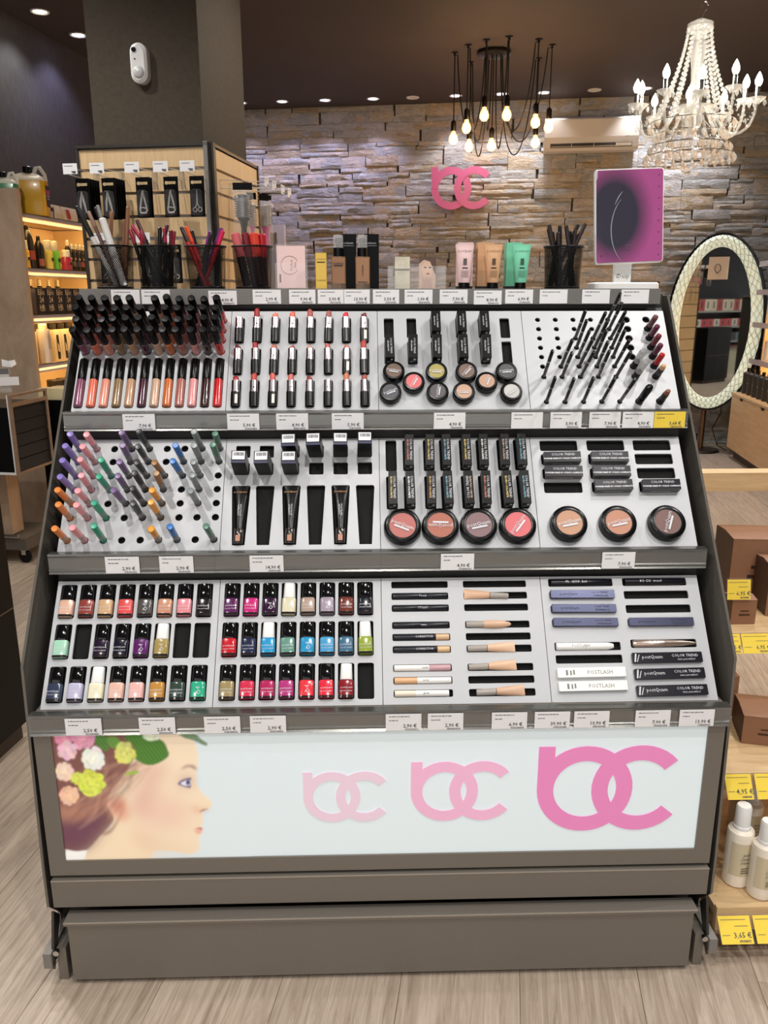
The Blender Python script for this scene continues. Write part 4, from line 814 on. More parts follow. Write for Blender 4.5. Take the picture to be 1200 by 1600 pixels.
# ---- clear card holder with pink card
ACR = mat('clear_acrylic', (255, 255, 255), .03, alpha=.07, spec=.9)
t = thing('card_holder', 'clear acrylic card holder beside the fourth mesh cup', 'card holder', TR(-.192, .55, TZ))
part('back_plate', MB().box(-.036, .036, .012, .014, 0, .098), ACR, t, smooth=0); part('pocket', MB().box(-.036, .036, -.012, -.010, 0, .056).box(-.036, -.034, -.010, .012, 0, .056).box(.034, .036, -.010, .012, 0, .056), ACR, t, smooth=0); part('base_plate', MB().box(-.036, .036, -.012, .014, 0, .002), ACR, t, smooth=0)
k = thing('printed_card', 'pale pink printed card with a thin circle drawing', 'card', TR(-.192, .553, TZ+.002) @ RX(R(-4)))
part('card', MB().box(-.033, .031, -.0004, .0004, 0, .092), cmat((236, 204, 202), .6), k, smooth=0)
PINKG = cmat((128, 104, 106), .6)
part('circle_print', MB().tube([(.020*math.cos(R(a)), 0, .020*math.sin(R(a))) for a in range(30, 331, 15)], .0005, 4), PINKG, k, TR(-.004, -.0008, .050)); lettering('Perfect\nSkin', .008, PINKG, k, TR(.004, -.0008, .05) @ RX(R(90)) @ RZ(R(90))); part('small_print', MB().box(-.028, -.024, -.0007, -.0005, .012, .03), PINKG, k, smooth=0)
# ---- gold carton, foundation bottles and their cartons
t = thing('gold_carton', 'slim shiny gold carton beside the foundation bottles', 'box', TR(-.125, .545, TZ) @ RZ(R(3)))
part('box', MB().prism(rrect(.026, .026, .001, 1), 0, .0775, None, .0006), mat('gold_foil', (226, 188, 92), .3, .7), t, smooth=0); part('label_bar', MB().box(-.009, .009, -.0133, -.0131, .056, .0585), INK, t, smooth=0); lettering('CLARINE', .0052, INK, t, TR(0, -.0134, .018) @ RX(R(90))); lettering('postQuam', .005, INK, t, TR(0, -.0134, .064) @ RX(R(90)))
for n, (X, bx, c, lb_) in enumerate(((-.0855, -.0630, (180, 128, 86), 'darker tan foundation bottle with clear pump cap'), (-.0315, -.0115, (198, 144, 102), 'lighter beige foundation bottle with clear pump cap'))):
    t = thing('foundation_bottle', lb_, 'bottle', TR(X, .545, TZ), 'foundation bottles')
    part('glass', MB().prism(rrect(.0335, .026, .004, 3), 0, .070, None, .002), mat('foundation_glass', (150, 118, 92), .05, alpha=.35, spec=.8), t); part('liquid', MB().prism(rrect(.0305, .023, .003, 3), .012, .0675), cmat(c, .3), t)
    part('collar', MB().lathe([(.0115, .070), (.0115, .088), (.009, .089)], 20), BLACK, t); part('pump', MB().lathe([(.005, .089), (.005, .098), (.008, .099), (.008, .108), (.006, .110)], 16), BLACK, t); part('clear_cap', MB().lathe([(.0112, .0885), (.0112, .114), (.0100, .116), (0, .1162)], 20), mat('clear_cap', (235, 235, 235), .05, alpha=.3, spec=.9), t)
    lettering('postQuam', .0055, INK, t, TR(0, -.0133, .055) @ RX(R(90)) if n == 0 else TR(0, -.0133, .040) @ RX(R(90)) @ RZ(R(90)), bold=.02); part('label_bar', MB().box(-.010, .010, -.0133, -.0131, .049, .0515) if n == 0 else MB().box(-.011, .011, -.0133, -.0131, .014, .0155), INK, t, smooth=0)
    t = thing('foundation_carton', 'tall black carton behind the %s foundation bottle' % ('darker', 'lighter')[n], 'box', TR(bx, .578, TZ) @ RZ(R(2)), 'foundation cartons')
    part('box', MB().prism(rrect(.034, .030, .0012, 1), 0, .1195, None, .0006), SOFTBLACK, t, smooth=0); lettering('postQuam', .006, SILVERINK, t, TR(-.002, -.0153, .100) @ RX(R(90))); part('silver_line', MB().box(-.012, .012, -.0153, -.0151, .094, .0945), SILVERINK, t, smooth=0)
# ---- low clear display block with two picture cards
t = thing('acrylic_block', 'low clear acrylic block holding two small picture cards', 'display block', TR(.092, .555, TZ))
part('front_plate', MB().box(-.066, .066, -.014, -.010, 0, .050), ACR, t, smooth=0); part('back_plate', MB().box(-.066, .066, .012, .016, 0, .050), ACR, t, smooth=0); part('end_block', MB().box(-.066, -.052, -.010, .012, 0, .050).box(.050, .066, -.010, .012, 0, .050), ACR, t, smooth=0)
t = thing('picture_card', 'small pearly swatch card in the acrylic block', 'card', TR(.059, .556, TZ)); part('card', MB().box(-.017, .017, -.001, .001, 0, .070), mat('pearl_swatch', (206, 200, 178), .3, .2, noise=.25, nscale=40), t, smooth=0); part('edge_band', MB().box(-.017, .017, -.0013, -.001, .040, .044), cmat((120, 110, 96)), t, smooth=0)
t = thing('picture_card', 'small card with a woman holding a hand to her face', 'card', TR(.116, .556, TZ)); part('card', MB().box(-.019, .019, -.001, .001, 0, .070), cmat((206, 176, 158), .4), t, smooth=0)
def flat(poly): return MB().add([(x, -.0013, z) for x, z in poly], [tuple(range(len(poly)))])
part('hair_print', flat([(-.019, .055), (-.019, .07), (.019, .07), (.019, .03), (.012, .045), (.006, .06), (-.008, .064)]), cmat((92, 70, 60)), t, smooth=0); part('face_print', flat([(-.010, .03), (.002, .016), (.010, .03), (.012, .048), (.004, .06), (-.008, .058), (-.013, .046)]), cmat((222, 186, 164)), t, TR(0, -.0002, 0), smooth=0); part('eye_print', flat([(-.008, .046), (-.002, .045), (-.002, .048), (-.008, .0485)]).add([(.003, -.0013, .045), (.009, -.0013, .046), (.009, -.0013, .0485), (.003, -.0013, .048)], [(0, 1, 2, 3)]), cmat((50, 40, 42)), t, TR(0, -.0004, 0), smooth=0); part('lip_print', flat([(-.004, .033), (.002, .031), (.006, .033), (.002, .0355)]), cmat((150, 60, 66)), t, TR(0, -.0004, 0), smooth=0); part('hand_print', flat([(-.012, .0), (.012, .0), (.010, .012), (.006, .028), (.002, .018), (-.001, .030), (-.004, .016), (-.010, .024), (-.010, .012)]), cmat((190, 158, 146)), t, TR(0, -.0006, 0), smooth=0)
# ---- three cream tubes with their cartons
def cream(X, c, nm, bx):
    t = thing('cream_tube', '%s squeeze tube standing on its black cap' % nm, 'cosmetic tube', TR(X, .545, TZ), 'cream tubes')
    rr = [[(a*math.cos(2*math.pi*q/24), b*math.sin(2*math.pi*q/24), z) for q in range(24)] for z, a, b in ((.0135, .0125, .0125), (.016, .0135, .0130), (.05, .0160, .0120), (.075, .0185, .008), (.088, .0205, .0025), (.0955, .0210, .0012), (.0965, .0210, .0011))]
    part('tube', MB().loft(rr), cmat(c, .3), t); part('cap', MB().lathe([(.0128, 0), (.0130, .001), (.0126, .013), (.012, .0135)], 24), BLACK, t)
    ink = cmat(tuple(int(q*.45) for q in c), .5)
    lettering('postQuam', .0075, ink, t, TR(0, -.0080, .082) @ RX(R(100))); part('picture_block', MB().box(-.004, .004, -.0112, -.0109, .052, .066), ink, t, RX(R(2)), smooth=0); part('label_bar', MB().box(-.006, .006, -.0128, -.0125, .044, .0465), INK, t, smooth=0)
    for z in (.038, .034, .030, .026): part('print_line', MB().box(-.009, .009, -.0136, -.0133, z, z+.001), ink, t, smooth=0)
    t = thing('cream_carton', '%s carton standing behind its matching tube' % nm, 'box', TR(bx, .585, TZ), 'cream cartons')
    part('box', MB().prism(rrect(.036, .03, .001, 1), 0, .102, None, .0006), cmat(tuple(min(255, int(q*.97)) for q in c), .45), t, smooth=0); part('foot_band', MB().box(-.0181, .0181, -.0152, .0152, .0, .006), INK, t, smooth=0)
cream(.199, (228, 196, 196), 'pale pink', .204); cream(.264, (212, 166, 126), 'beige', .250); cream(.328, (122, 206, 172), 'mint green', .316)
# ---- tilted tabletop mirror
t = thing('tabletop_mirror', 'square tabletop mirror still under purple film on a white stand', 'mirror', TR(.569, .565, TZ))
part('base', MB().prism(rrect(.150, .09, .02, 5), 0, .014, None, .003), WHITE, t); part('stem', MB().box(-.0205, .0185, .0, .012, .012, .07), WHITE, t, smooth=0); lettering('iDesp', .0135, cmat((90, 80, 80)), t, TR(-.001, -.0005, .028) @ RX(R(90)))
MP = TR(.0, -.004, .156) @ RY(R(-2.2)) @ RX(R(-6))
fm = bpy.data.materials.new('purple_film'); fm.use_nodes = True
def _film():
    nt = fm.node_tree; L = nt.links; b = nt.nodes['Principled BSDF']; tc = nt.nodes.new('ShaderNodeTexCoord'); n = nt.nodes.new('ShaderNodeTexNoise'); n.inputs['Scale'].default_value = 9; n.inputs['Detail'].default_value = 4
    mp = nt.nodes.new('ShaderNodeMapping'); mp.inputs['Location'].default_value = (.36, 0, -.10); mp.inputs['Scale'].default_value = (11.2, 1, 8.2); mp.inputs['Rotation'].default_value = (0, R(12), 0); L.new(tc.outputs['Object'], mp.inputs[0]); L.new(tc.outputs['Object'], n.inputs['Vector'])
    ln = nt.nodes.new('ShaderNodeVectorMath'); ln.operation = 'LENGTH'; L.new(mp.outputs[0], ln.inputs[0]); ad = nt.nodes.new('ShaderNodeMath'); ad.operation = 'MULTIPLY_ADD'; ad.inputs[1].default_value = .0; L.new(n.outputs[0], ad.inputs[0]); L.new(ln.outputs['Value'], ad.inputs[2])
    cr = nt.nodes.new('ShaderNodeValToRGB'); e = cr.color_ramp.elements; e[0].position = .55; e[0].color = lin((58, 57, 70)); e[1].position = 1.08; e[1].color = lin((168, 84, 140)); L.new(ad.outputs[0], cr.inputs[0]); L.new(cr.outputs[0], b.inputs['Base Color'])  # dark oval: room reflection painted into the film colour
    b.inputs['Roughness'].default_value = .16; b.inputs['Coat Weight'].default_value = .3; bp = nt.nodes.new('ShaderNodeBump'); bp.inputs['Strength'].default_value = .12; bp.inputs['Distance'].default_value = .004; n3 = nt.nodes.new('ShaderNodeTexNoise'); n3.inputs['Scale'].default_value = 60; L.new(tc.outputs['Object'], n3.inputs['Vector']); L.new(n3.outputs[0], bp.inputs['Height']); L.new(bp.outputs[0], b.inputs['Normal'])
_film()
pan = part('panel', MB().prism(rrect(.155, .204, .006, 4), 0, .012, RX(R(90)), .002), WHITE, t, MP)
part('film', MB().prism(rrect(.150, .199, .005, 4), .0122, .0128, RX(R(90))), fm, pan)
DOT = cmat((84, 46, 74), .4)
for a0, a1, rx, rz, cx, cz in ((124, 238, .052, .080, .010, -.030), (130, 154, .066, .085, .026, -.012)): part('glare_arc', MB().tube([(cx+rx*math.cos(R(a)), -.0131, cz+rz*math.sin(R(a))) for a in range(a0, a1+1, 6)], [.0003+.0011*math.sin(math.pi*k/((a1-a0)//6)) for k in range((a1-a0)//6+1)], 5), mat('film_glint', (186, 196, 206), .2, alpha=.55), pan)  # pale arcs painted as glare on the film
for i in range(8): part('light_dot', cached('dot', lambda: MB().lathe([(.0016, 0), (.0016, .0004)], 8, RX(R(90)))), DOT, pan, TR(.066, -.0129, .086-i*.0245))
for z in (.082, -.084): part('light_dot', CACHE['dot'], DOT, pan, TR(-.064, -.0129, z))
part('touch_button', MB().tube([(.006*math.cos(R(a)), 0, .006*math.sin(R(a))) for a in range(0, 361, 20)], .0005, 4), cmat((130, 96, 120)), pan, TR(-.002, -.0132, -.068))
part('corner_flap', MB().add([(-.0775, -.013, .100), (-.0720, -.014, .102), (-.0730, -.0145, .084), (-.0775, -.013, .070)], [(0, 3, 2, 1)]), mat('loose_film', (225, 225, 230), .1, alpha=.6), pan, smooth=0)
# ================================================================== slat panels on the column with hanging goods
SLAT = wood('pale_oak_laminate', (206, 174, 130), (224, 194, 150), (40, 40, 2), .45, 4, .02)
ALU = mat('aluminium_strip', (168, 164, 158), .3, .8)
gond = thing('slat_wall_unit', 'pale oak slat panels wrapped around the dark column', 'slat wall', RM)
zs = [0.06, .26, .42, .58, .74, .90, 1.06, 1.22, 1.38, 1.456, 1.528, 1.605, 1.685, 1.765, 1.838]
for z0, z1 in zip(zs[:-1], zs[1:]):
    part('slat', MB().box(-1.355, -.882, 1.620, 1.632, z0+.005, z1-.005), SLAT, gond, smooth=0); part('slat', MB().box(-.868, -.856, 1.66, 2.165, z0+.005, z1-.005), SLAT, gond, smooth=0)
part('backing', MB().box(-1.355, -.882, 1.632, 1.640, .03, 1.84).box(-.876, -.868, 1.655, 2.165, .03, 1.84), ALU, gond, smooth=0)
part('edge_strip', MB().box(-1.365, -1.355, 1.612, 1.645, .03, 1.85), mat('dark_edge', (70, 66, 62), .4, .4), gond, smooth=0)
part('corner_post', MB().box(-.882, -.866, 1.612, 1.624, .03, 1.852).box(-.862, -.852, 1.632, 1.656, .03, 1.852).box(-.880, -.862, 1.624, 1.65, .03, 1.85), mat('dark_edge', (70, 66, 62), .4, .4), gond, smooth=0); part('post_strip', MB().box(-.8815, -.8665, 1.610, 1.612, .03, 1.852), ALU, gond, smooth=0)
part('top_cap', MB().box(-1.365, -.866, 1.610, 1.665, 1.838, 1.848).box(-.884, -.852, 1.64, 2.17, 1.838, 1.848), mat('dark_edge', (70, 66, 62), .4, .4), gond, smooth=0)
part('side_end_strip', MB().box(-.872, -.85, 2.165, 2.178, .03, 1.85), mat('dark_edge', (70, 66, 62), .4, .4), gond, smooth=0); part('foot', MB().box(-1.35, -.86, 1.62, 1.665, 0, .06), CARC, gond, smooth=0)
CHROME = mat('chrome', (200, 200, 200), .15, 1.0)
def hook(M, L_, label):                                # points along local -y from the panel
    t = thing('display_hook', label, 'hook', M, 'display hooks')
    part('back_plate', MB().box(-.012, .012, -.003, 0, -.03, .03), ACR, t, smooth=0); part('wire', MB().tube([(-.004, 0, 0), (-.004, -L_, 0)], .0016, 6).tube([(.004, 0, .03), (.004, -L_, .02)], .0014, 6), mat('pale_wire', (222, 220, 214), .25, .3), t)
    hp = part('tag_card', MB().box(-.026, .026, -L_-.0015, -L_, .002, .036), PAPER, t, smooth=0); part('price_print', MB().box(.004, .02, -L_-.0019, -L_-.0016, .008, .011).box(.008, .02, -L_-.0019, -L_-.0016, .004, .007).box(-.02, .01, -L_-.0019, -L_-.0016, .027, .0285), INK, hp, smooth=0)
def blister(M, kind, label, copies=0):
    t = thing('blister_pack', label, 'beauty tool', M, 'packaged beauty tools')
    part('card', MB().box(-.027, .027, 0, .0012, -.132, 0), SOFTBLACK, t, smooth=0)
    part('logo', MB().lathe([(.006, 0), (.006, .0006)], 14, TR(-.016, -.0004, -.020) @ RX(R(90))).box(-.012, .018, -.0008, -.0002, -.0245, -.0155), mat('gold_label', (206, 184, 140), .4, .3), t, smooth=0)
    part('blister', MB().prism(rrect(.040, .088, .012, 4), 0, .013, TR(-.001, 0, -.086) @ RX(R(90)), .004), mat('blister_plastic', (240, 240, 240), .05, alpha=.045, spec=.9), t)
    if kind == 'curler': m = MB().tube([(-.002, -.004, -.05), (-.010, -.004, -.09), (-.013, -.005, -.108), (-.008, -.008, -.118), (.010, -.008, -.118), (.014, -.005, -.108), (.008, -.004, -.085), (.0, -.004, -.05)], .0032, 6).tube([(-.013, -.006, -.104), (0, -.010, -.100), (.014, -.006, -.104)], .002, 6).lathe([(.003, -.003), (.003, .003)], 8, TR(0, -.004, -.048))
    elif kind == 'scissors': m = MB().tube([(.0, -.004, -.045), (-.001, -.004, -.09), (-.008, -.004, -.102)], [.001, .0024, .002], 6).tube([(.001, -.005, -.045), (.001, -.005, -.09), (.008, -.005, -.102)], [.001, .0024, .002], 6).tube([(-.009+.007*math.cos(R(a)), -.004, -.109+.007*math.sin(R(a))) for a in range(0, 361, 30)], .0016, 6).tube([(.010+.007*math.cos(R(a)), -.005, -.109+.007*math.sin(R(a))) for a in range(0, 361, 30)], .0016, 6)
    else: m = MB().tube([(-.004, -.004, -.045), (-.010, -.004, -.08), (-.012, -.004, -.11)], [.0026, .0044, .003], 6).tube([(-.004, -.005, -.045), (.004, -.005, -.08), (.012, -.005, -.115)], [.0026, .0044, .003], 6)
    part('tool', m, mat('bright_steel', (214, 212, 208), .25, .55), t); return t
HKX = (-1.295, -1.198, -1.072, -.970, -.876); kinds = ('tweezer', 'tweezer', 'curler', 'curler', 'scissors'); tools = ('long nail nippers', 'wide tweezers', 'eyelash curler next to the tweezers', 'eyelash curler next to the scissors', 'small scissors')
for i, x in enumerate(HKX):
    hook(RM @ TR(x, 1.620, 1.725), .185, 'wire display hook with a price card, %s from the left on the front panel' % ORD[i+1])
    nb = (4, 4, 1, 0, 0)[i]
    for k in range(nb, -1, -1):
        blister(RM @ TR(x+.006+k*.001, 1.50+k*.016, 1.7215) @ RZ(R(-4)) @ RX(R(-1)), kinds[i], ('front pack of %s in a clear blister' % tools[i]) if k == 0 else 'pack of %s, %s behind the front one on its hook' % (tools[i], ORD[k]))
for i, (x, z, lb_) in enumerate(((-1.24, 1.50, 'blister pack of nail scissors hanging low behind the first mesh cup'), (-1.08, 1.50, 'blister pack hanging low behind the second mesh cup, left'), (-.985, 1.50, 'blister pack hanging low behind the second mesh cup, right'))):
    hook(RM @ TR(x, 1.620, z+.004), .12, 'lower wire hook with price card, %s from the left' % ORD[i+1]); blister(RM @ TR(x+.004, 1.53, z), 'scissors', lb_)
# side panel: hooks to the right, brushes in clear bags
for i, y in enumerate((1.70, 1.80, 1.92, 2.02)): hook(RM @ TR(-.856, y, 1.705) @ RZ(R(90)) , .175, 'wire display hook on the side panel, %s from the corner' % ORD[i+1])
BAG = mat('clear_bag', (245, 245, 245), .06, alpha=.14, spec=.9)
def brush(M, c, bc, label, wide, L_):
    t = thing('hair_brush', label, 'hair brush', M, 'bagged hair brushes')
    part('header_card', MB().box(-wide*1.15, wide*1.15, -.001, .001, -.02, .004), SOFTBLACK, t, smooth=0)
    part('barrel', MB().lathe([(wide*.7, -.115), (wide*.82, -.112), (wide*.82, -.04), (wide*.6, -.036)], 18), bc, t)
    m = MB()
    for a in range(0, 360, 24):
        for j in range(9): m.tube([(wide*.8*math.cos(R(a+j*9)), wide*.8*math.sin(R(a+j*9)), -.044-j*.008), (wide*1.05*math.cos(R(a+j*9)), wide*1.05*math.sin(R(a+j*9)), -.044-j*.008)], .0008, 3)
    bo = part('bristles', m, cmat((40, 38, 38), .5), t)
    part('handle', MB().lathe([(wide*.3, -L_), (wide*.4, -L_+.005), (wide*.34, -.15), (wide*.5, -.125), (wide*.72, -.118), (wide*.72, -.1155)], 16), c, t)
    part('bag', MB().loft([[(wide*1.2*math.cos(2*math.pi*q/14)*sx, wide*1.1*math.sin(2*math.pi*q/14)*sy, z) for q in range(14)] for z, sx, sy in ((-L_-.01, 1, .4), (-L_*.7, 1.05, .95), (-.06, 1.08, 1.05), (-.02, 1, .1))], None, False, False), BAG, t)
    return t
brush(RM @ TR(-.745, 1.615, 1.708) @ RZ(R(10)), mat('brush_black', (40, 40, 42), .25), mat('silver_barrel', (150, 150, 150), .35, .6, noise=.3, nscale=200), 'round silver-barrel hair brush in a clear bag on the side panel', .030, .225)
PK = cmat((224, 96, 180), .3)
brush(RM @ TR(-.765, 1.78, 1.695) @ RZ(R(35)), PK, mat('pale_barrel', (186, 180, 176), .35, .4), 'pink-handled round brush in a bag, nearer the corner', .016, .20)
brush(RM @ TR(-.745, 1.875, 1.70) @ RZ(R(55)), PK, mat('pale_barrel', (186, 180, 176), .35, .4), 'pink-handled round brush in a bag, front one of the far pair', .020, .20)
brush(RM @ TR(-.765, 1.985, 1.715) @ RZ(R(55)), PK, mat('pale_barrel', (186, 180, 176), .35, .4), 'pink-handled round brush in a bag, rear one of the far pair', .020, .20)
# ================================================================== left: lit wall shelves, trolley, black cabinet
def RT(x, y, z, rz=0.0): return RM @ TR(x, y, z) @ RZ(rz)
PANELW = wood('greige_oak_laminate', (168, 142, 118), (194, 168, 142), (2, 40, 1.2), .5, 4, .03)
WARMB = mat('warm_back_board', (226, 200, 158), .6)
LEDY = mat('warm_led_strip', (255, 230, 180), .4, emit=(255, 214, 140), es=18.0)
lsh = thing('wall_shelf_unit', 'oak wall shelf unit with glowing warm shelf lights on the dark wall', 'shelf unit', RM)
part('side_panel', MB().box(-2.775, -2.405, 2.905, 2.935, 0, 1.883), PANELW, lsh, smooth=0); part('side_panel', MB().box(-2.775, -2.42, 3.86, 3.885, 0, 1.74), WARMB, lsh, smooth=0)
part('back_board', MB().box(-2.775, -2.765, 2.935, 3.86, 0, 1.74), WARMB, lsh, smooth=0)
SHZ = (1.762, 1.475, 1.222, .945)
LIPC = mat('label_lip_plastic', (188, 180, 190), .12, alpha=.75, spec=.8)
for z in SHZ:
    s_ = part('shelf', MB().box(-2.765, -2.43, 2.936, 3.86, z-.018, z), mat('shelf_board', (216, 190, 150), .5), lsh, smooth=0)
    part('label_lip', MB().box(-2.428, -2.424, 2.94, 3.86, z-.042, z+.002), LIPC, s_, smooth=0)
    part('led_strip', MB().box(-2.47, -2.445, 2.945, 3.855, z-.034, z-.02), LEDY, s_, smooth=0)
    part('top_edge', MB().box(-2.43, -2.423, 2.94, 3.86, z, z+.004), cmat((60, 48, 36)), s_, smooth=0)
part('base_cabinet', MB().box(-2.765, -2.43, 2.936, 3.86, .05, .62), PANELW, lsh, smooth=0); part('drawer_top', MB().box(-2.765, -2.38, 2.936, 3.86, .62, .66), mat('shelf_board', (216, 190, 150), .5), lsh, smooth=0)
def bottle(name, M, prof, m_, label, cat, cap=None, capm=None, lab=None, labm=None, group=None, seg=16):
    t = thing(name, label, cat, M, group); part('body', MB().lathe(prof, seg), m_, t)
    if cap: part('cap', MB().lathe(cap, seg), capm or BLACK, t)
    if lab:
        r_, z0, z1 = lab; part('label', MB().loft([[((r_+.0006)*math.cos(R(a)), (r_+.0006)*math.sin(R(a)), z) for a in range(-70, 71, 20)] for z in (z0, z1)], None, False, False).add([], []) if False else MB().add([((r_+.0006)*math.cos(R(a)), (r_+.0006)*math.sin(R(a)), z) for z in (z0, z1) for a in range(-70, 71, 20)], [(i, i+1, 8+i+1, 8+i) for i in range(7)]), labm or STICKER, t)
    return t
def jerrycan(M, c, label):
    t = thing('jerrycan', label, 'canister', M, 'canisters on top of the shelves')
    rr = [[(x*s, y*s*q, z) for x, y in rrect(.19, .135, .025, 4)] for z, s, q in ((0, .96, 1), (.01, 1, 1), (.185, 1, 1), (.205, .9, .9), (.225, .55, .6), (.232, .28, .4))]
    part('body', MB().loft(rr), mat('canister_%d' % c[0], c, .25, coat=.2), t)
    part('upper_shell', MB().loft([[(x*s*1.004, y*s*q*1.004, z) for x, y in rrect(.19, .135, .025, 4)] for z, s, q in ((.186, 1, 1), (.206, .9, .9), (.226, .55, .6), (.2325, .30, .42))], None, False, True), mat('milky_plastic', (226, 222, 206), .3, alpha=.75), t)
    part('cap', MB().lathe([(.024, .232), (.026, .234), (.026, .262), (.022, .265)], 18, TR(0, 0, 0)), BLACK, t)
    part('handle', MB().tube([(.03, 0, .222), (.045, 0, .258), (.065, 0, .262), (.088, 0, .225), (.092, 0, .19)], .011, 10), mat('milky_handle', (226, 224, 216), .3), t)
    part('label', MB().box(.0955, .0965, -.05, .05, .05, .165), cmat((44, 36, 40), .4), t, smooth=0); part('label_band', MB().box(.0966, .097, -.05, .05, .118, .142), cmat((190, 60, 130), .4), t, smooth=0); part('label_print', MB().box(.0966, .097, -.035, .035, .106, .114).box(.0966, .097, -.03, .03, .092, .098), SILVERINK, t, smooth=0)
jerrycan(RT(-2.505, 3.20, 1.767, R(20)), (224, 172, 46), 'yellow plastic canister with a black cap and dark label'); jerrycan(RT(-2.545, 3.017, 1.767, R(20)) @ Matrix.Scale(.8, 4), (56, 130, 84), 'green plastic canister cut off at the left edge')
t = thing('carton', 'black and white carton beside the yellow canister', 'box', RT(-2.52, 3.375, 1.767)); part('box', MB().box(-.03, .03, -.045, .045, 0, .085), cmat((232, 228, 220), .5), t, smooth=0); part('print', MB().box(.03, .0306, -.038, .038, .004, .068).box(-.025, .025, -.0456, -.045, .004, .068), cmat((34, 30, 30)), t, smooth=0); part('print_bar', MB().box(.0307, .031, -.006, .026, .008, .046), SILVERINK, t, smooth=0)
for i, (y, c) in enumerate(((3.47, None), (3.575, (186, 50, 40)), (3.66, None))):
    t = thing('pouch', ['plain white pouch next to the striped carton', 'white pouch with a red product picture', 'white pouch at the shelf end'][i], 'pouch', RT(-2.51, y, 1.767), 'white pouches on the top shelf'); rr = [[(a*math.cos(2*math.pi*q/16), b*math.sin(2*math.pi*q/16), z) for q in range(16)] for z, a, b in ((0, .022, .046), (.03, .024, .05), (.075, .008, .05), (.088, .002, .05))]
    part('bag', MB().loft(rr), cmat((226, 216, 200), .45), t)
    if c: part('picture', MB().add([(.0235, -.02, .02), (.0245, .006, .012), (.0235, .022, .03), (.014, .02, .072), (.014, -.022, .074)], [(0, 1, 2, 3, 4)]), cmat(c, .4), t, TR(.003, 0, 0), smooth=0)
# second shelf
B1 = [(.030, 0), (.034, .004), (.034, .14), (.031, .165), (.018, .196), (.015, .2)]
bottle('shampoo_bottle', RT(-2.50, 3.115, 1.476), [(r_*.95, z*1.06) for r_, z in B1], cmat((26, 22, 22), .3), 'tallest black bottle at the left end of the second shelf', 'bottle', [(.013, .212), (.013, .232), (.010, .236)], BLACK, (.033, .05, .10), cmat((176, 74, 50)))
bottle('shampoo_bottle', RT(-2.50, 3.225, 1.476), [(r_*.82, z*.80) for r_, z in B1], cmat((26, 22, 22), .3), 'second tallest black bottle on the second shelf', 'bottle', [(.011, .16), (.011, .182), (.009, .186)], BLACK, (.0285, .02, .06), cmat((150, 90, 70)))
for y, c, nm, h in ((3.055, (236, 190, 40), 'yellow', .15), (3.30, (214, 196, 92), 'pale yellow', .165), (3.375, (112, 190, 58), 'lime green', .165), (3.455, (186, 54, 70), 'pink and red', .118)):
    t = bottle('gel_bottle', RT(-2.495 if nm != 'pink and red' else -2.465, y, 1.476), [(.028, 0), (.031, .004), (.031, h*.62), (.026, h*.68)], cmat(c, .2, coat=.4), '%s gel bottle on the second shelf' % nm, 'bottle', [(.024, h*.68), (.026, h*.7), (.024, h), (.02, h+.003)], cmat((236, 230, 206), .4))
    part('label', MB().box(.0312, .0318, -.012, .012, h*.3, h*.42), cmat((40, 50, 30)), t, smooth=0)
for i, y in enumerate((3.50, 3.545, 3.595, 3.645, 3.695, 3.745)):
    sc = 1.12 if i < 2 else 1.0
    t = bottle('pump_bottle', RT(-2.50 if i else -2.60, y, 1.476), [(.020, 0), (.022, .003), (.022, .105*sc), (.012, .13*sc), (.010, .135*sc)], cmat((34, 28, 26), .3), 'slim dark pump bottle with a round emblem, %s from the left' % ORD[i+1], 'bottle', [(.010, .135*sc), (.010, .16*sc), (.006, .165*sc)], cmat((200, 190, 170), .3), (.0222, .03, .06), cmat([(110, 130, 60), (90, 130, 50), (120, 90, 60), (60, 80, 120), (170, 80, 50), (90, 90, 90)][i]), 'slim pump bottles')
    part('emblem', MB().lathe([(.008, 0), (.008, .0006)], 12, TR(.0224, 0, .075) @ RY(R(90))), cmat((214, 196, 160)), t)
# third shelf: five dark cartons with pale lettering, small bottles behind
for i in range(6):
    y = 3.105+i*.0995; t = thing('hair_care_carton', 'dark carton with pale block lettering, %s from the left on the third shelf' % ORD[i+1], 'box', RT(-2.50, y, 1.223), 'dark lettered cartons'); part('box', MB().prism(rrect(.11, .097, .001, 1), 0, .150, None, .0008), cmat((36, 30, 28), .45), t, smooth=0)
    lettering('Epic\n24\nHR', .042, cmat((220, 196, 160), .5), t, TR(.0553, 0, .082) @ RZ(R(90)) @ RX(R(90)), bold=.015); part('print_bar', MB().box(.0551, .0554, -.02, .02, .02, .026).lathe([(.006, 0), (.006, .0004)], 8, TR(.0552, 0, .138) @ RY(R(90))), cmat((170, 150, 120)), t, smooth=0)
    if i == 0: part('grey_side', MB().box(-.05, .05, -.0490, -.0486, .004, .146), cmat((78, 80, 98), .5), t, smooth=0)
for i in range(6): bottle('spray_bottle', RT(-2.66, 3.14+i*.105, 1.223), [(.022, 0), (.024, .004), (.024, .15), (.01, .165)], cmat((40, 32, 26), .3), 'small spray bottle behind the lettered cartons, %s from the left' % ORD[i+1], 'bottle', [(.011, .165), (.012, .2), (.008, .205)], cmat((226, 214, 186), .3), group='spray bottles behind the cartons')
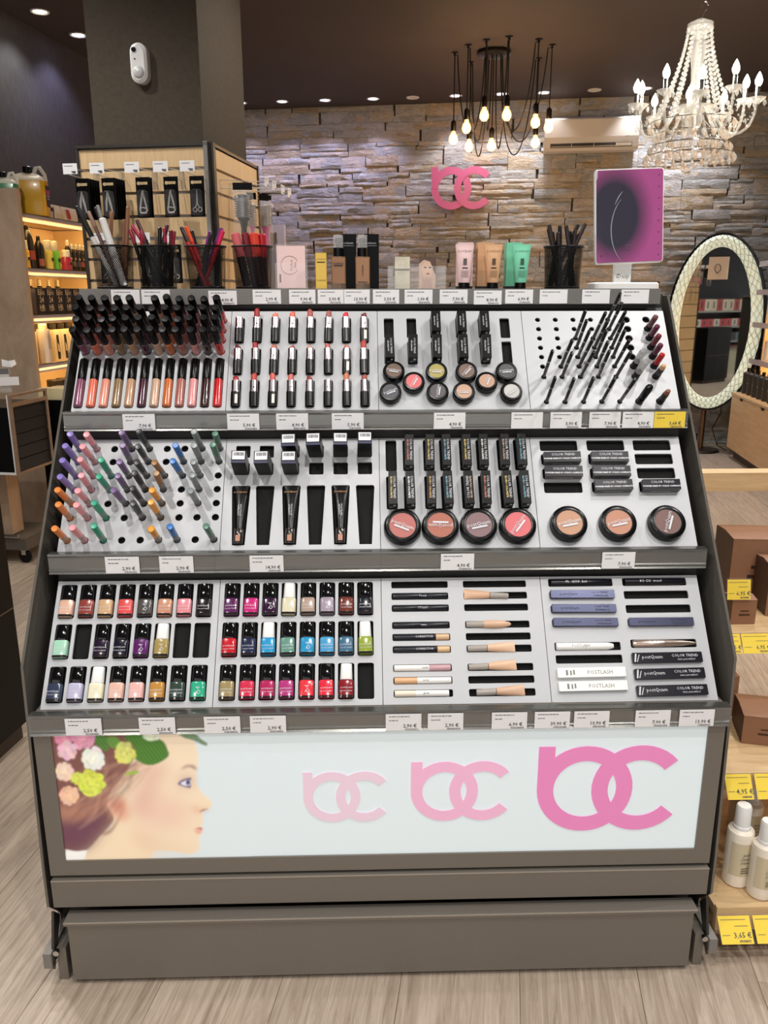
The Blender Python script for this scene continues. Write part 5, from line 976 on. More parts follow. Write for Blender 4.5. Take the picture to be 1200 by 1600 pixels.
# fourth shelf
t = bottle('shampoo_bottle', RT(-2.475, 3.13, .946), [(.034, 0), (.038, .004), (.038, .185), (.034, .195)], cmat((214, 202, 190), .35), 'large pale bottle with many printed lines on the fourth shelf', 'bottle', [(.024, .195), (.026, .197), (.025, .222), (.02, .226)], cmat((232, 216, 186), .35))
for j in range(10): part('print_line', MB().box(.0378, .0386, -.020, .020, .085+j*.0085, .088+j*.0085), cmat((150, 138, 138)), t, smooth=0)
for i in range(7):
    y = 3.22+i*.088-(.175 if i == 0 else 0); t = thing('cream_carton', 'pale carton with dark product picture, %s from the left on the fourth shelf' % ORD[i+1], 'box', RT(-2.53, y, .946), 'pale pictured cartons'); part('box', MB().box(-.04, .04, -.041, .041, 0, .182), cmat((236, 216, 172), .5), t, smooth=0)
    part('picture', MB().add([(.0406, -.012, .01), (.0406, .016, .01), (.0406, .020, .045), (.0406, .013, .155), (.0406, -.013, .155)], [(0, 1, 2, 3, 4)]), cmat((46, 34, 28)), t, smooth=0); part('picture_light', MB().add([(.041, -.006, .06), (.041, .014, .05), (.041, .012, .09), (.041, -.004, .11)], [(0, 1, 2, 3)]), cmat((226, 206, 168)), t, smooth=0)
for i in range(8): bottle('jar', RT(-2.66, 3.03+i*.1, .946), [(.03, 0), (.032, .003), (.032, .17), (.03, .172)], cmat((50, 40, 30), .3), 'dark jar behind the pale cartons, %s from the left' % ORD[i+1], 'jar', [(.033, .172), (.033, .212), (.03, .215)], cmat((58, 48, 36), .3), group='dark jars on the fourth shelf')
for i in range(4): bottle('jar', RT(-2.50, 3.24+i*.105, .661), [(.04, 0), (.044, .004), (.044, .13), (.042, .134)], cmat((36, 28, 24), .3), 'wide dark jar on the lowest shelf, %s from the left' % ORD[i+1], 'jar', [(.045, .134), (.045, .172), (.042, .176)], cmat((50, 40, 30), .4), group='wide dark jars')
# ---- salon trolley
WEDGE = wood('trolley_edge_wood', (132, 108, 88), (156, 130, 108), (3, 3, 3), .5, 6, .02)
tr = thing('salon_trolley', 'black drawer trolley with wood-coloured edges on castors', 'trolley', RM @ TR(-2.32, 2.36, 0)); x0, x1, y0, y1, z0, z1 = -.20, .21, -.18, .14, .485, .872
part('body', MB().box(x0, x1-.012, y0+.002, y1, z0+.01, z1-.06), mat('trolley_black', (12, 12, 13), .3), tr, smooth=0)
for a in (y0, y1-.014): part('edge_post', MB().box(x1-.014, x1, a, a+.014, z0, z1), WEDGE, tr, smooth=0)
part('edge_post', MB().box(x0, x0+.012, y0, y0+.012, z0, z1), WEDGE, tr, smooth=0)
for z in (z0, z1-.058, z1-.012): part('edge_rail', MB().box(x1-.014, x1, y0+.014, y1-.014, z, z+.012 if z != z1-.058 else z+.018), WEDGE, tr, smooth=0)
part('edge_rail', MB().box(x0, x1-.014, y0, y0+.012, z0, z0+.012), WHITE, tr, smooth=0); part('white_edge', MB().box(x1-.02, x1-.014, y0-.001, y0+.002, z0, z1), WHITE, tr, smooth=0)
for i in range(5): part('drawer', MB().box(x1-.012, x1-.005, y0+.018, y1-.018, z0+.016+i*.061, z0+.072+i*.061), mat('trolley_drawer', (16, 16, 17), .25), tr, smooth=0)
part('column', MB().box(-.05, .05, -.05, .05, .14, .49), PANELW, tr, smooth=0); part('base', MB().box(-.19, .15, -.10, .20, .075, .135), mat('trolley_base', (92, 86, 78), .5), tr, smooth=0); part('foot_bar', MB().tube([(-.19, -.11, .15), (.12, -.11, .15)], .008, 8), CHROME, tr)
for cx, cy in ((-.16, -.07), (.12, -.07), (-.16, .17), (.12, .17)):
    w_ = part('castor_wheel', MB().lathe([(.030, -.010), (.034, -.006), (.034, .006), (.030, .010)], 18, TR(cx, cy, .034) @ RX(R(90))), BLACK, tr); part('castor_fork', MB().box(cx-.012, cx+.012, cy-.016, cy+.016, .045, .078), CHROME, w_, smooth=0)
t = thing('sign_holder', 'small clear sign holder with a dark-topped card on the trolley', 'sign', RM @ TR(-2.20, 2.27, .874) @ RZ(R(35))); part('holder', MB().box(-.036, .036, -.012, -.010, 0, .12).box(-.036, .036, .01, .012, 0, .05).box(-.036, .036, -.012, .012, 0, .002), ACR, t, smooth=0); part('card', MB().box(-.033, .033, -.009, -.008, .01, .115), cmat((206, 204, 196), .5), t, smooth=0); part('dark_band', MB().box(-.033, .033, -.0096, -.009, .088, .115), INK, t, smooth=0)
t = thing('price_card', 'wide white card standing on the trolley top', 'card', RM @ TR(-2.17, 2.26, .874) @ RZ(R(35))); part('card', MB().box(-.055, .055, -.002, .0, .035, .075), PAPER, t, smooth=0); part('stand', MB().box(-.02, .02, 0, .01, 0, .06), ACR, t, smooth=0)
for i, (x, y) in enumerate(((-2.30, 2.24), (-2.20, 2.34))):
    t = thing('paper_clip_tag', 'crumpled white paper tag above the trolley, %s' % ('left', 'right')[i], 'tag', RM @ TR(x, y, .874) @ RZ(R(40))); part('rod', MB().tube([(0, 0, 0), (0, 0, .12)], .002, 6), ACR, t); part('paper', MB().add([(-.03, 0, .12), (.01, -.01, .115), (.035, .0, .128), (.03, .004, .15), (0, -.008, .146), (-.03, .003, .155)], [(0, 1, 4, 5), (1, 2, 3, 4)]), PAPER, t, smooth=0)
for i, y in enumerate((2.62, 2.70)):
    t = thing('box_file', 'tall black box standing behind the trolley, %s' % ('nearer', 'farther')[i], 'box', RT(-2.13+i*.03, y, .0)); part('box', MB().box(-.09, .09, -.035, .035, 0, .80), SOFTBLACK, t, smooth=0); part('spine_print', MB().box(.0905, .091, -.02, -.012, .50, .70), SILVERINK, t, smooth=0)
    part('clear_top', MB().box(-.085, .085, -.03, .03, .80, .86), mat('bright_bag', (240, 226, 180), .2, alpha=.6), t, smooth=0)
# ---- black cabinet at the left edge
bc = thing('black_cabinet', 'black cabinet cut off by the left frame edge', 'cabinet', RM)
part('body', MB().box(-1.46, -1.225, .02, .716, .05, .86), mat('satin_black_cabinet', (7, 7, 7), .45, spec=.2), bc, smooth=0); part('plinth', MB().box(-1.45, -1.235, .03, .706, 0, .05), mat('plinth_brown', (56, 46, 38), .6), bc, smooth=0)
for i in range(2):
    y = .708-.345*i; d = part('door', MB().box(-1.225, -1.213, y-.34, y, .06, .855), mat('satin_black_cabinet', (7, 7, 7), .45, spec=.2), bc, smooth=0); part('edge_line', MB().box(-1.2135, -1.212, y-.34, y-.337, .06, .855).box(-1.2135, -1.212, y-.34, y, .43, .433), mat('brass_edge', (120, 104, 84), .35, .6), d, smooth=0)
# ---- grey shelving and a counter on the left wall beside the camera (seen in the oval mirror)
GS = mat('grey_steel_shelf', (156, 152, 146), .45, .3); gs = thing('steel_shelf_unit', 'grey steel shelving reflected in the oval mirror', 'shelf unit', RM)
part('back_board', MB().box(-2.775, -2.76, -2.9, .8, 0, 1.30), cmat((70, 68, 66), .6), gs, smooth=0)
for z in (.53, .80, 1.08): part('shelf', MB().box(-2.76, -2.40, -2.9, .8, z-.03, z), GS, gs, smooth=0)
for y in (-2.92, .8): part('upright', MB().box(-2.775, -2.40, y, y+.02, 0, 1.3), GS, gs, smooth=0)
ct = thing('counter', 'sage-coloured counter reflected in the lower half of the oval mirror', 'counter', RM); part('body', MB().box(-2.36, -2.14, -2.8, .7, 0, .44), mat('sage_panel', (176, 170, 146), .6), ct, smooth=0); part('top', MB().box(-2.38, -2.10, -2.82, .72, .44, .455), cmat((112, 52, 56), .4), ct, smooth=0)
for z, cs, w0, h in ((1.08, [(226, 210, 184), (230, 216, 196), (190, 70, 60)], .19, .20), (.80, [(206, 74, 80), (198, 64, 72), (216, 208, 194)], .20, .13), (.53, [(70, 84, 88), (96, 118, 118), (44, 48, 50)], .21, .15)):
    for n in range(14):
        c = cs[n % len(cs)]; t = thing('carton', 'carton on the %s steel shelf in the mirror, %s along' % ({1.08: 'top', .80: 'middle', .53: 'low'}[z], ORD[n+1]), 'box', RT(-2.56, -2.72+n*(w0+.008), z+.0005), 'cartons on the steel shelving'); part('box', MB().box(-.09, .09, -w0/2, w0/2, 0, h), cmat(c, .5), t, smooth=0); part('print', MB().box(.0902, .0906, -w0*.15, w0*.15, h*.2, h*.8), cmat(tuple(int(q*.55) for q in c), .5), t, smooth=0)
# ================================================================== right: wall shelves, cabinet, stepped display
OAK = wood('light_oak', (196, 162, 118), (218, 188, 144), (1, 12, 12), .5, 5, .04); OAKF = wood('cabinet_oak', (204, 164, 116), (224, 188, 142), (12, 1, 12), .5, 4, .04)
cb = thing('low_cabinet', 'low oak drawer cabinet along the right wall', 'cabinet', RM)
part('body', MB().box(2.12, 2.46, 1.9, 5.80, .085, .53), OAKF, cb, smooth=0); part('plinth', MB().box(2.16, 2.46, 1.9, 5.78, 0, .085), mat('plinth_grey', (96, 88, 78), .6), cb, smooth=0); part('top', MB().box(2.095, 2.46, 1.9, 5.82, .53, .548), OAK, cb, smooth=0)
for i in range(7):
    y1_ = 5.795-i*.565; d = part('drawer', MB().box(2.10, 2.12, y1_-.56, y1_, .088, .528), OAKF, cb, smooth=0)
    part('finger_notch', MB().add([(2.0995, y1_-.33, .5285), (2.0995, y1_-.23, .5285), (2.0995, y1_-.25, .505), (2.0995, y1_-.31, .505)], [(0, 1, 2, 3)]), mat('notch_dark', (44, 34, 24), .8), d, smooth=0)
rs = thing('wall_shelf_unit', 'glass-edged wall shelves over a glowing warm board on the right', 'shelf unit', RM)
part('back_board', MB().box(2.44, 2.465, 2.2, 5.72, .60, 1.82), mat('glowing_board', (240, 206, 160), .5, emit=(255, 206, 140), es=1.6), rs, smooth=0); part('end_panel', MB().box(2.28, 2.46, 5.72, 5.745, .55, 1.84), mat('end_cream', (232, 200, 158), .5), rs, smooth=0)
for z in (1.584, 1.365, 1.11, .82):
    s_ = part('shelf', MB().box(2.215, 2.44, 2.2, 5.78, z-.012, z), mat('shelf_glass', (210, 205, 196), .1, alpha=.7), rs, smooth=0); part('label_lip', MB().box(2.20, 2.206, 2.2, 5.80, z-.03, z+.012), LIPC, s_, smooth=0); part('led_strip', MB().box(2.40, 2.42, 2.3, 5.70, z-.026, z-.013), mat('warm_led_soft', (255, 230, 180), .4, emit=(255, 214, 150), es=14), s_, smooth=0)
for z, hh, c in ((.82, .15, (226, 218, 206)), (1.11, .13, (232, 224, 212)), (1.365, .12, (224, 214, 200)), (1.584, .10, (206, 198, 190))):
    for i in range(9):
        y = 5.66-i*.12
        bottle('lotion_bottle', RT(2.30, y, z+.001), [(.024, 0), (.027, .003), (.027, hh), (.012, hh+.012)], cmat(c, .4), 'pale lotion bottle on the %s right wall shelf, %s from the far end' % ({.82: 'lowest', 1.11: 'lower middle', 1.365: 'upper middle', 1.584: 'top'}[z], ORD[i+1]), 'bottle', [(.012, hh+.012), (.013, hh+.05), (.01, hh+.053)], WHITE, group='lotion bottles on the right wall shelves')
for i in range(9):
    y = 5.72-i*.135
    t = bottle('dark_bottle', RT(2.19, y, .549), [(.036, 0), (.039, .004), (.039, .165), (.03, .175), (.012, .18)], cmat((58, 54, 50), .35), 'dark grey bottle on the low cabinet, %s from the far end' % ORD[i+1], 'bottle', [(.012, .18), (.014, .182), (.014, .205), (.01, .208)], BLACK, group='dark grey bottles on the low cabinet'); part('print_line', MB().box(-.0396, -.0390, -.012, .012, .09, .094), SILVERINK, t, smooth=0)
# ---- stepped wooden display beside the stand
sd = thing('stepped_display', 'stepped light oak display of shelves to the right of the stand', 'display stand')
part('shelf', MB().box(.69, 1.55, .035, .75, .075, .095), OAK, sd, smooth=0); part('front_lip', MB().box(.69, 1.55, .022, .035, .045, .100), OAK, sd, smooth=0)
part('shelf', MB().box(.70, 1.55, .165, .50, .305, .325), OAK, sd, smooth=0); part('front_lip', MB().box(.70, 1.55, .152, .165, .290, .330), OAK, sd, smooth=0)
part('shelf', MB().box(.70, 1.55, .45, .80, .505, .525), OAK, sd, smooth=0); part('front_lip', MB().box(.70, 1.55, .437, .45, .490, .530), OAK, sd, smooth=0)
part('top_board', MB().box(.80, 1.55, .845, .905, .785, .838), OAK, sd, smooth=0); part('end_panel', MB().box(1.55, 1.575, .02, .91, 0, .84), OAK, sd, smooth=0); part('rear_leg', MB().box(.80, .84, .86, .90, 0, .785), OAK, sd, smooth=0); part('rear_leg', MB().box(1.51, 1.55, .86, .90, 0, .785), OAK, sd, smooth=0)
for y in (.06, .70): part('short_leg', MB().box(.71, .74, y, y+.03, 0, .075), OAK, sd, smooth=0)
part('upright', MB().box(.72, .74, .46, .48, .095, .505), OAK, sd, smooth=0)
BRC = mat('brown_card', (142, 102, 76), .6, noise=.05, nscale=60); DKC = mat('brown_shade_and_print', (66, 42, 30), .55, noise=.15, nscale=40, stretch=(1, 1, 12))  # darker brown: box print, and shade painted on the left faces
def bbox(X, Y, Z, w_, d_, h_, label, rz=0.0):
    t = thing('gift_box', label, 'box', TR(X, Y, Z) @ RZ(rz), 'brown boxes on the stepped display'); m = MB().box(-w_/2, w_/2, 0, d_, 0, h_); part('box', m, BRC, t, smooth=0); part('shaded_side', MB().box(-w_/2-.0006, -w_/2, .001, d_-.001, .001, h_-.001), DKC, t, smooth=0)
    part('top_flap', MB().add([(-w_/2-.001, -.001, h_), (w_/2, -.001, h_), (w_/2, d_*.5, h_+.006), (-w_/2-.001, d_*.5, h_+.006), (w_/2, d_, h_), (-w_/2-.001, d_, h_)], [(0, 1, 2, 3), (3, 2, 4, 5)]), BRC, t, smooth=0); part('print', MB().box(-w_*.2, w_*.25, -.0006, 0, h_*.35, h_*.42).box(-w_*.15, w_*.2, -.0006, 0, h_*.52, h_*.57), DKC, t, smooth=0)
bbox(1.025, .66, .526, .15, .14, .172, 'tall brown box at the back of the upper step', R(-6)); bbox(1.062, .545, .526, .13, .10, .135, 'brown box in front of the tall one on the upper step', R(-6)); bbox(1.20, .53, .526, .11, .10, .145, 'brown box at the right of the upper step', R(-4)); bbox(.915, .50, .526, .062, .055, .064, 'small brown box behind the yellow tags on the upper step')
bbox(.885, .265, .326, .11, .11, .070, 'brown box with a painted shaded side at the front of the middle step', R(-14)); bbox(.83, .40, .326, .09, .10, .105, 'brown box at the back of the middle step', R(4)); bbox(.776, .39, .326, .05, .065, .09, 'brown box half hidden by the stand on the middle step')
def ytag(X, Y, Z, w_, h_, price, label, tilt=-35):
    t = thing('price_tag', label, 'price tag', TR(X, Y, Z) @ RX(R(tilt)), 'yellow price tags'); part('card', MB().box(-w_/2, w_/2, 0, .0008, 0, h_), YEL, t, smooth=0); part('cover', MB().box(-w_/2-.002, w_/2+.002, -.0016, -.0006, 0, h_+.004), TAGCLEAR, t, smooth=0); part('small_print', MB().box(-w_*.44, w_*.36, -.0004, 0, h_*.85, h_*.875).box(-w_*.02, w_*.4, -.0004, 0, h_*.62, h_*.645).box(-w_*.44, -w_*.2, -.0004, 0, h_*.30, h_*.325), cmat((120, 104, 40), .6), t, smooth=0)
    lettering(price, h_*.27, INK, t, TR(w_*.19, -.0004, h_*.3) @ RX(R(90)), 'price_lettering', bold=.012); part('barcode', barcode(int(X*100), w_*.36), INK, t, TR(w_*.06, -.0004, h_*.06) @ Matrix.Diagonal((1, 1, 1.2, 1)), smooth=0)
ytag(.895, .493, .594, .058, .050, '6,95 €', 'yellow price tag reading 6,95 standing on the small brown box', -12)
ytag(.848, .405, .490, .056, .048, '6,95 €', 'yellow tag half hidden by the stand on the upper step edge'); ytag(.915, .405, .490, .072, .048, '6,95 €', 'wide yellow price tag on the upper step edge'); ytag(.995, .405, .490, .06, .048, '6,95 €', 'yellow tag at the frame edge on the upper step')
ytag(.763, .118, .288, .056, .052, '4,95 €', 'yellow tag half hidden by the stand on the middle step edge'); ytag(.835, .118, .288, .072, .052, '4,95 €', 'wide yellow price tag reading 4,95 on the middle step edge')
ytag(.722, -.018, .046, .066, .052, '3,65 €', 'yellow price tag with a glare stripe, left one on the lowest step', -42); ytag(.795, -.018, .046, .066, .052, '3,65 €', 'yellow price tag reading 3,65, right one on the lowest step', -42)
CREAMB = cmat((236, 226, 210), .35); LBLC = cmat((206, 194, 164), .45)
def spray(X, Y, s, label, notch=False, cap=True):
    t = thing('care_bottle', label, 'bottle', TR(X, Y, .0955) @ RZ(R(10)) @ Matrix.Diagonal((s, s, s, 1)), 'white care bottles'); part('body', MB().lathe([(.023, 0), (.0255, .003), (.0255, .112), (.024, .118), (.0185, .122)], 24), CREAMB, t)
    part('cap', MB().lathe([(.0165, .122), (.0165, .128), (.0150, .130), (.0145, .168), (.0125, .172), (0, .1725)], 20), WHITE, t); m = MB(); n = 9
    m.add([(.0259*math.cos(R(a)), .0259*math.sin(R(a)), z) for z in (.028, .100) for a in [-160+i*140/(n-1) for i in range(n)]], [(i, i+1, n+i+1, n+i) for i in range(n-1)]); part('label', m, LBLC, t)
    lettering('Jean\nClaude\nOlivier', .0088, cmat((74, 88, 74), .5), t, TR(-.001, -.0264, .068) @ RX(R(90))); part('print_lines', MB().box(-.010, .006, -.0264, -.0261, .046, .0475).box(-.010, .004, -.0264, -.0261, .041, .0425).box(-.010, .007, -.0264, -.0261, .036, .0375), cmat((90, 90, 76)), t, smooth=0)
spray(.766, .108, 1.09, 'white care bottle nearest the stand on the lowest step'); spray(.800, .068, 1.03, 'white care bottle at the front of the lowest step'); spray(.842, .215, .98, 'white care bottle behind the two front ones'); spray(.735, .235, 1.0, 'white care bottle half hidden behind the stand side'); spray(.868, .125, .98, 'white care bottle at the right frame edge'); spray(.865, .30, 1.1, 'white care bottle in the rear right of the lowest step'); spray(.85, .02+.06, .9, 'white care bottle cut off at the lower right frame edge')
# ================================================================== oval mirror on a stand
mi = thing('oval_mirror', 'tall oval standing mirror with a glowing white faceted frame', 'mirror', RM @ TR(1.945, 5.99, 0) @ RZ(R(-21.8))); A_, B_, MZ = .375, .715, 1.10
def oval(a, b, y, n=64): return [(a*math.cos(2*math.pi*k/n), y, MZ+b*math.sin(2*math.pi*k/n)) for k in range(n)]
part('shell', MB().loft([oval(A_*.6, B_*.75, .095), oval(A_*.95, B_*.97, .07), oval(A_*1.06, B_*1.03, .02), oval(A_*1.05, B_*1.025, -.012), oval(A_*.99, B_*.99, -.013)][::-1], None, False, True), mat('gloss_black_cabinet', (15, 14, 14), .18), mi)
fm_ = MB(); n = 48; rows_ = []
for j, (s, y) in enumerate(((1.0, -.012), (.94, -.028), (.87, -.036), (.80, -.028), (.74, -.012))):
    rows_.append([((A_*s-(1-s)*.12*0)*math.cos(2*math.pi*(k+.5*(j % 2))/n), y, MZ+(B_-(A_-A_*s))*math.sin(2*math.pi*(k+.5*(j % 2))/n)) for k in range(n)])
fm_.loft(rows_, None, False, False); part('light_frame', fm_, mat('glowing_acrylic', (236, 240, 226), .25, emit=(228, 238, 214), es=.45), mi, smooth=60)
RIBM = mat('frosted_rib', (206, 214, 196), .4)
for sgn in (-1, 1):
    for s0 in (.935, .81): part('frame_rib', MB().tube([((A_*(s0+sgn*.055*math.sin(k*math.pi/6)))*math.cos(2*math.pi*k/288), -.034, MZ+(B_-(A_-A_*(s0+sgn*.055*math.sin(k*math.pi/6))))*math.sin(2*math.pi*k/288)) for k in range(289)], .0032, 4), RIBM, mi)
part('glass', MB().add(oval(A_*.745, B_-.255*A_, -.014), [tuple(range(64))]), mat('mirror_glass', (205, 208, 205), .02, 1.0), mi, smooth=0)
part('stem', MB().tube([(-.02, .05, .02), (-.02, .05, .55)], .022, 10), mat('bronze_tube', (120, 92, 66), .25, .8), mi); part('foot', MB().lathe([(.15, 0), (.16, .006), (.15, .02), (.04, .026)], 32, TR(-.02, .05, 0)), mat('dark_foot', (56, 50, 46), .3, .5), mi)
part('cable', MB().tube([(.10, .06, .5), (.12, .07, .35), (.06, .07, .2), (.12, .05, .06), (.2, .05, .02)], .004, 6), BLACK, mi)
t = thing('info_card', 'small info card with a mirror drawing stuck on the oval mirror', 'card', RM @ TR(1.945, 5.99, 0) @ RZ(R(-21.8))); part('card', MB().box(-.085, .065, -.040, -.037, 1.46, 1.64), cmat((214, 200, 182), .5), t, smooth=0); part('drawing', MB().tube([(-.012+.022*math.cos(R(a)), -.041, 1.55+.034*math.sin(R(a))) for a in range(0, 361, 20)], .003, 5).box(-.016, -.008, -.042, -.040, 1.505, 1.516), cmat((90, 92, 110)), t); part('dark_edge', MB().box(-.075, .065, -.04, -.03, 1.64, 1.655), INK, t, smooth=0); part('side_fold', MB().box(.065, .068, -.040, -.015, 1.46, 1.64), PAPER, t, smooth=0)
# ================================================================== on and in front of the back wall
t = thing('air_conditioner', 'white wall air conditioner under the ceiling on the stone wall', 'air conditioner', RM @ TR(.84, 6.06, 2.50))
part('casing', exX([(.0, .02), (-.01, .10), (-.012, .235), (.01, .25), (.16, .25), (.16, .0), (.03, .0)][::-1], -.38, .38), mat('warm_white_plastic', (226, 218, 204), .35), t, smooth=0)
part('vent_slot', MB().box(-.33, .33, -.0125, .03, .020, .052), mat('vent_dark', (60, 52, 42), .7), t, smooth=0)
part('louvre', MB().box(-.325, .325, -.016, -.012, .024, .029), mat('louvre_beige', (190, 176, 150), .5), t, smooth=0)
for x in (-.16, .02, .2): part('vane', MB().box(x, x+.006, -.014, -.012, .02, .05), mat('louvre_beige', (190, 176, 150), .5), t, smooth=0)
part('louvre', MB().box(.2, .325, -.0145, -.012, .030, .048), mat('louvre_beige', (190, 176, 150), .5), t, smooth=0); part('indicator', MB().box(.27, .31, -.0135, -.012, .095, .100), GREYINK, t, smooth=0)
t = thing('wall_logo', 'pink cut-out logo of two linked letters on the stone wall', 'sign', RM @ TR(-.316, 6.195, 2.236)); part('letters', logo_mb(.16, 56).mesh('letters', 40), mat('pink_sign', (228, 116, 160), .35), t, RX(R(90)) @ Matrix.Diagonal((.174, .174, .2, 1)))
part('standoff', MB().tube([(-.14, 0, 0), (-.14, .05, 0)], .008, 8).tube([(.28, 0, .1), (.28, .05, .1)], .008, 8), GREYMETAL, t)
d1 = struct('door_1', MB().box(-2.64, -1.90, 6.20, 6.235, 0, 1.89), mat('door_grey_white', (200, 198, 194), .5), RM); struct('frame', MB().box(-1.90, -1.83, 6.18, 6.24, 0, 1.96).box(-2.71, -2.64, 6.18, 6.24, 0, 1.96).box(-2.64, -1.90, 6.18, 6.24, 1.89, 1.96), mat('door_frame_white', (226, 222, 216), .5), None, d1)
# ================================================================== hanging lamps
CORD = mat('black_cord', (12, 11, 10), .6); FILA = mat('warm_bulb_glow', (255, 200, 120), .3, emit=(255, 186, 96), es=26); BULBG = mat('bulb_glass', (255, 214, 150), .05, alpha=.35, emit=(255, 190, 110), es=2.2, spec=.8)
pl = thing('pendant_lamp', 'black spider pendant lamp of looped cords and bare glowing bulbs', 'pendant lamp', RM @ TR(.05, 4.817, CEIL))
part('canopy', MB().lathe([(.10, 0), (.115, -.006), (.115, -.022), (.08, -.034), (.03, -.04)][::-1], 28), mat('pendant_black', (26, 22, 20), .35, .4), pl)
bulb_me = MB().lathe([(.0, -.098), (.016, -.095), (.029, -.078), (.031, -.062), (.026, -.044), (.015, -.024), (.0125, -.008)], 16).mesh('bulb'); fil_me = MB().lathe([(.0, -.080), (.011, -.074), (.013, -.055), (.006, -.03), (.003, -.01)], 10).mesh('filament'); sock_me = MB().lathe([(.0175, -.012), (.0185, -.008), (.0185, .045), (.012, .055), (.003, .062)], 14).mesh('socket'); hk_me = MB().lathe([(.007, -.022), (.009, -.016), (.009, -.008), (.024, -.006), (.024, 0)], 14).mesh('ceiling_hook')
HK = [(-.215, 4.807, 2.405), (-.116, 4.647, 2.445), (-.116, 5.058, 2.395), (.005, 4.554, 2.50), (.05, 4.90, 2.37), (.153, 4.509, 2.49), (.343, 4.591, 2.455), (.436, 4.729, 2.45), (.359, 5.033, 2.405)]
def bez(p, n=14):
    out = []
    for i in range(n+1):
        t = i/n; q = [Vector(a) for a in p]
        while len(q) > 1: q = [a.lerp(b, t) for a, b in zip(q, q[1:])]
        out.append(q[0])
    return out
for i, (x, y, z) in enumerate(HK):
    lx, ly, lz = x-.05, y-4.817, z-CEIL+.05
    h_ = part('ceiling_hook', hk_me, mat('pendant_black', (26, 22, 20), .35, .4), pl, TR(lx, ly, 0))
    a0 = math.atan2(ly, lx); c0 = (.06*math.cos(a0), .06*math.sin(a0), -.03); low = -.52-.06*(i % 3)
    loop = bez([c0, (c0[0]*1.3, c0[1]*1.3, low*1.25), (lx*.75, ly*.75, low*1.5), (lx*.9, ly*.9, low*.3), (lx*.93, ly*.93, -.015)], 22)
    if i == 4: loop = [Vector((0, .02, -.03)), Vector((0, .05, -.2)), Vector((lx, ly, -.3))]
    part('cord', MB().tube(loop+[Vector((lx, ly, -.022)) if i != 4 else Vector((lx, ly, -.35)), Vector((lx, ly, lz+.06))], .0044, 6), CORD, pl)
    s_ = part('socket', sock_me, mat('pendant_black', (26, 22, 20), .35, .4), pl, TR(lx, ly, lz)); b_ = part('bulb', bulb_me, BULBG, pl, TR(lx, ly, lz)); part('filament', fil_me, FILA, b_)
    point_light('pendant_bulb_light', (lx, ly, lz-.06), 3.4, (1.0, .66, .34), .03, pl)
# ---- crystal chandelier
CR = mat('crystal', (240, 240, 235), .06, alpha=.5, spec=1.0, coat=.5); CRB = mat('crystal_bead', (244, 242, 234), .08, alpha=.34, spec=1.0, coat=.5); CRD = mat('amber_crystal', (244, 226, 204), .06, alpha=.5, spec=1.0, coat=.5); CAND = mat('candle_glow', (255, 250, 235), .3, emit=(255, 246, 226), es=16); SLV = mat('polished_silver', (220, 218, 210), .12, .95)
ch = thing('chandelier', 'glass chandelier with lit candle bulbs, bead strands and crystal drops', 'chandelier', RM @ TR(1.06, 3.118, 2.19))
Z = 1.0
part('chain', MB().tube([(.005, 0, .49), (.005, 0, CEIL-2.19)], .003, 6).tube([(.012*math.cos(R(a))+.012, 0, .455+.02*math.sin(R(a))) for a in range(-60, 200, 20)], .003, 6).tube([(.0, 0, .40), (.018, 0, .445)], .003, 6), SLV, ch)
part('ceiling_rose', MB().lathe([(.012, -.05), (.03, -.04), (.05, -.01), (.055, 0)], 20, TR(.005, 0, CEIL-2.19)), SLV, ch)
part('crown', MB().lathe([(.016, .345), (.05, .35), (.06, .365), (.058, .382), (.03, .395), (.012, .402)], 24), CRB, ch)
part('stem', MB().lathe([(.0, -.10), (.03, -.09), (.045, -.06), (.05, -.03), (.03, .0), (.018, .03), (.03, .06), (.036, .09), (.022, .13), (.026, .19), (.034, .24), (.04, .28), (.028, .31), (.036, .33), (.02, .345)], 20), CRB, ch)
part('dish', MB().lathe([(.02, -.005), (.07, .0), (.10, .012), (.105, .018)], 28), CR, ch)
NA = 10; bead = MB().lathe([(0, -.0105), (.006, -.0085), (.0105, 0), (.006, .0085), (0, .0105)], 8); drop = MB().lathe([(0, -.030), (.007, -.02), (.0085, -.012), (.004, -.002), (0, 0)], 6).mesh('crystal_drop', 0)
cup = MB().lathe([(.006, -.012), (.02, -.006), (.038, .010), (.040, .014), (.03, .009), (.008, .0)], 18).mesh('drip_cup'); cst = MB().lathe([(.0105, 0), (.0105, .062), (.008, .064)], 12).mesh('candle'); flm = MB().lathe([(.009, .064), (.0155, .076), (.017, .088), (.012, .104), (.005, .118), (0, .126)], 12).mesh('candle_bulb')
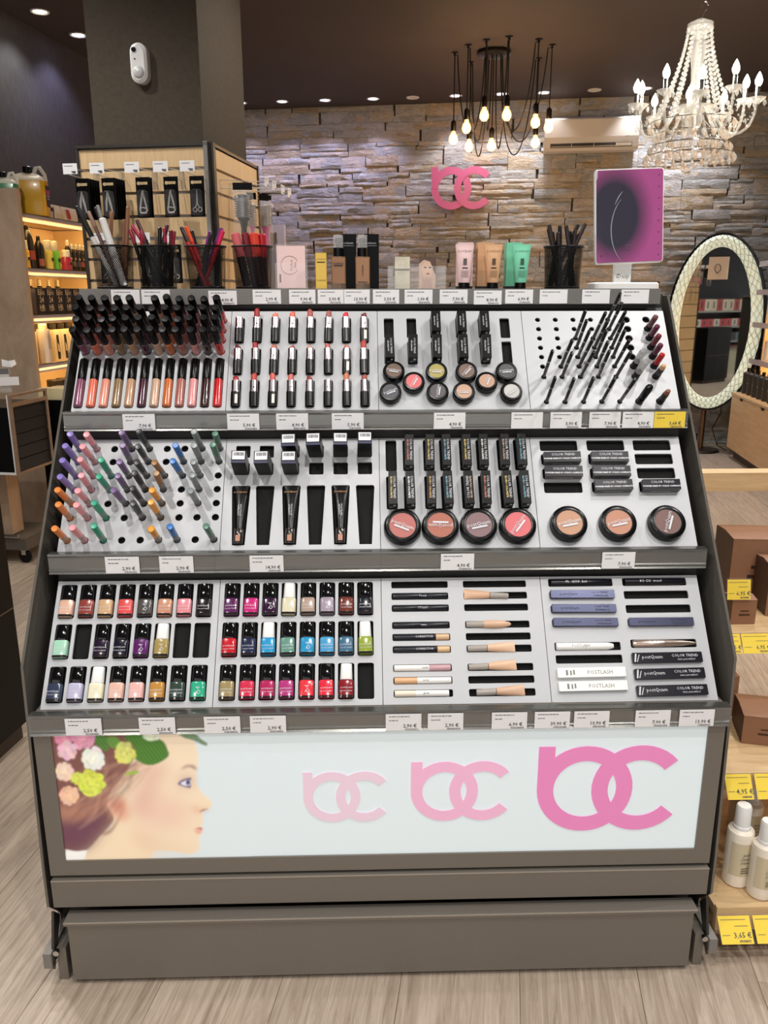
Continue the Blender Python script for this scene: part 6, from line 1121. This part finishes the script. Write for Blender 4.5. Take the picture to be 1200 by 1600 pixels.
for i in range(NA):
    a = 2*math.pi*(i+.35)/NA; ca_, sa_ = math.cos(a), math.sin(a); hi = .0 if i % 2 else .03; ro = .285 if i % 2 else .255
    pts = bez([(.03*ca_, .03*sa_, .0), (.12*ca_, .12*sa_, .09), (.10*ca_, .10*sa_, -.22), (ro*1.02*ca_, ro*1.02*sa_, -.16), (ro*ca_, ro*sa_, .005+hi)], 14)
    ar = part('arm', MB().tube(pts, [.008]*5+[.0065]*10, 8), CRB, ch)
    M = TR(ro*ca_, ro*sa_, .015+hi)
    part('drip_cup', cup, CR, ch, M); part('candle', cst, SLV, ch, M); part('candle_bulb', flm, CAND, ch, M)
    point_light('candle_light', (ro*ca_, ro*sa_, .12+hi), 2.2, (1.0, .96, .90), .02, ch)
    st = MB(); p0 = Vector((.055*ca_, .055*sa_, .355)); p1 = Vector((ro*.62*ca_, ro*.62*sa_, -.02))
    for k in range(19):
        t_ = k/18; p = p0.lerp(p1, t_**1.55 if t_ < 1 else 1); p.z = p0.z+(p1.z-p0.z)*t_; st.add(bead.v, bead.f, Matrix.Translation(p) @ Matrix.Scale(.82+.3*t_, 4))
    part('bead_strand', st, CRB, ch)
    for k in range(4):
        b_ = a+k*math.pi/2+.4; part('crystal_drop', drop, CR, ch, M @ TR(.036*math.cos(b_), .036*math.sin(b_), .006))
    st = MB(); b2 = a+2*math.pi/NA; q0 = Vector((ro*ca_, ro*sa_, hi)); q1 = Vector(((.54-ro)*math.cos(b2), (.54-ro)*math.sin(b2), .03-hi))
    for k in range(12):
        t_ = (k+.5)/12; p = q0.lerp(q1, t_); p.z -= .085*math.sin(math.pi*t_)+.01; st.add(bead.v, bead.f, Matrix.Translation(p) @ Matrix.Scale(.5, 4))
    part('bead_swag', st, CRB, ch)
for rr_, zz, nn in ((.20, -.05, 24), (.17, -.10, 22), (.13, -.14, 18), (.09, -.17, 12), (.19, -.155, 26), (.15, -.195, 20), (.21, -.20, 26)):
    part('drop_ring', MB().tube([(rr_*math.cos(R(q)), rr_*math.sin(R(q)), zz) for q in range(0, 361, 15)], .0022, 4), SLV, ch)
    for k in range(nn): part('crystal_drop', drop, CRD if (k+nn) % 3 else CR, ch, TR(rr_*math.cos(2*math.pi*k/nn), rr_*math.sin(2*math.pi*k/nn), zz) @ Matrix.Diagonal((1.15, 1.15, 1.25, 1)))
for k in range(8): part('support_rod', MB().tube([(.05*math.cos(k*math.pi/4), .05*math.sin(k*math.pi/4), -.03), (.21*math.cos(k*math.pi/4), .21*math.sin(k*math.pi/4), -.20)], .002, 4), SLV, ch)
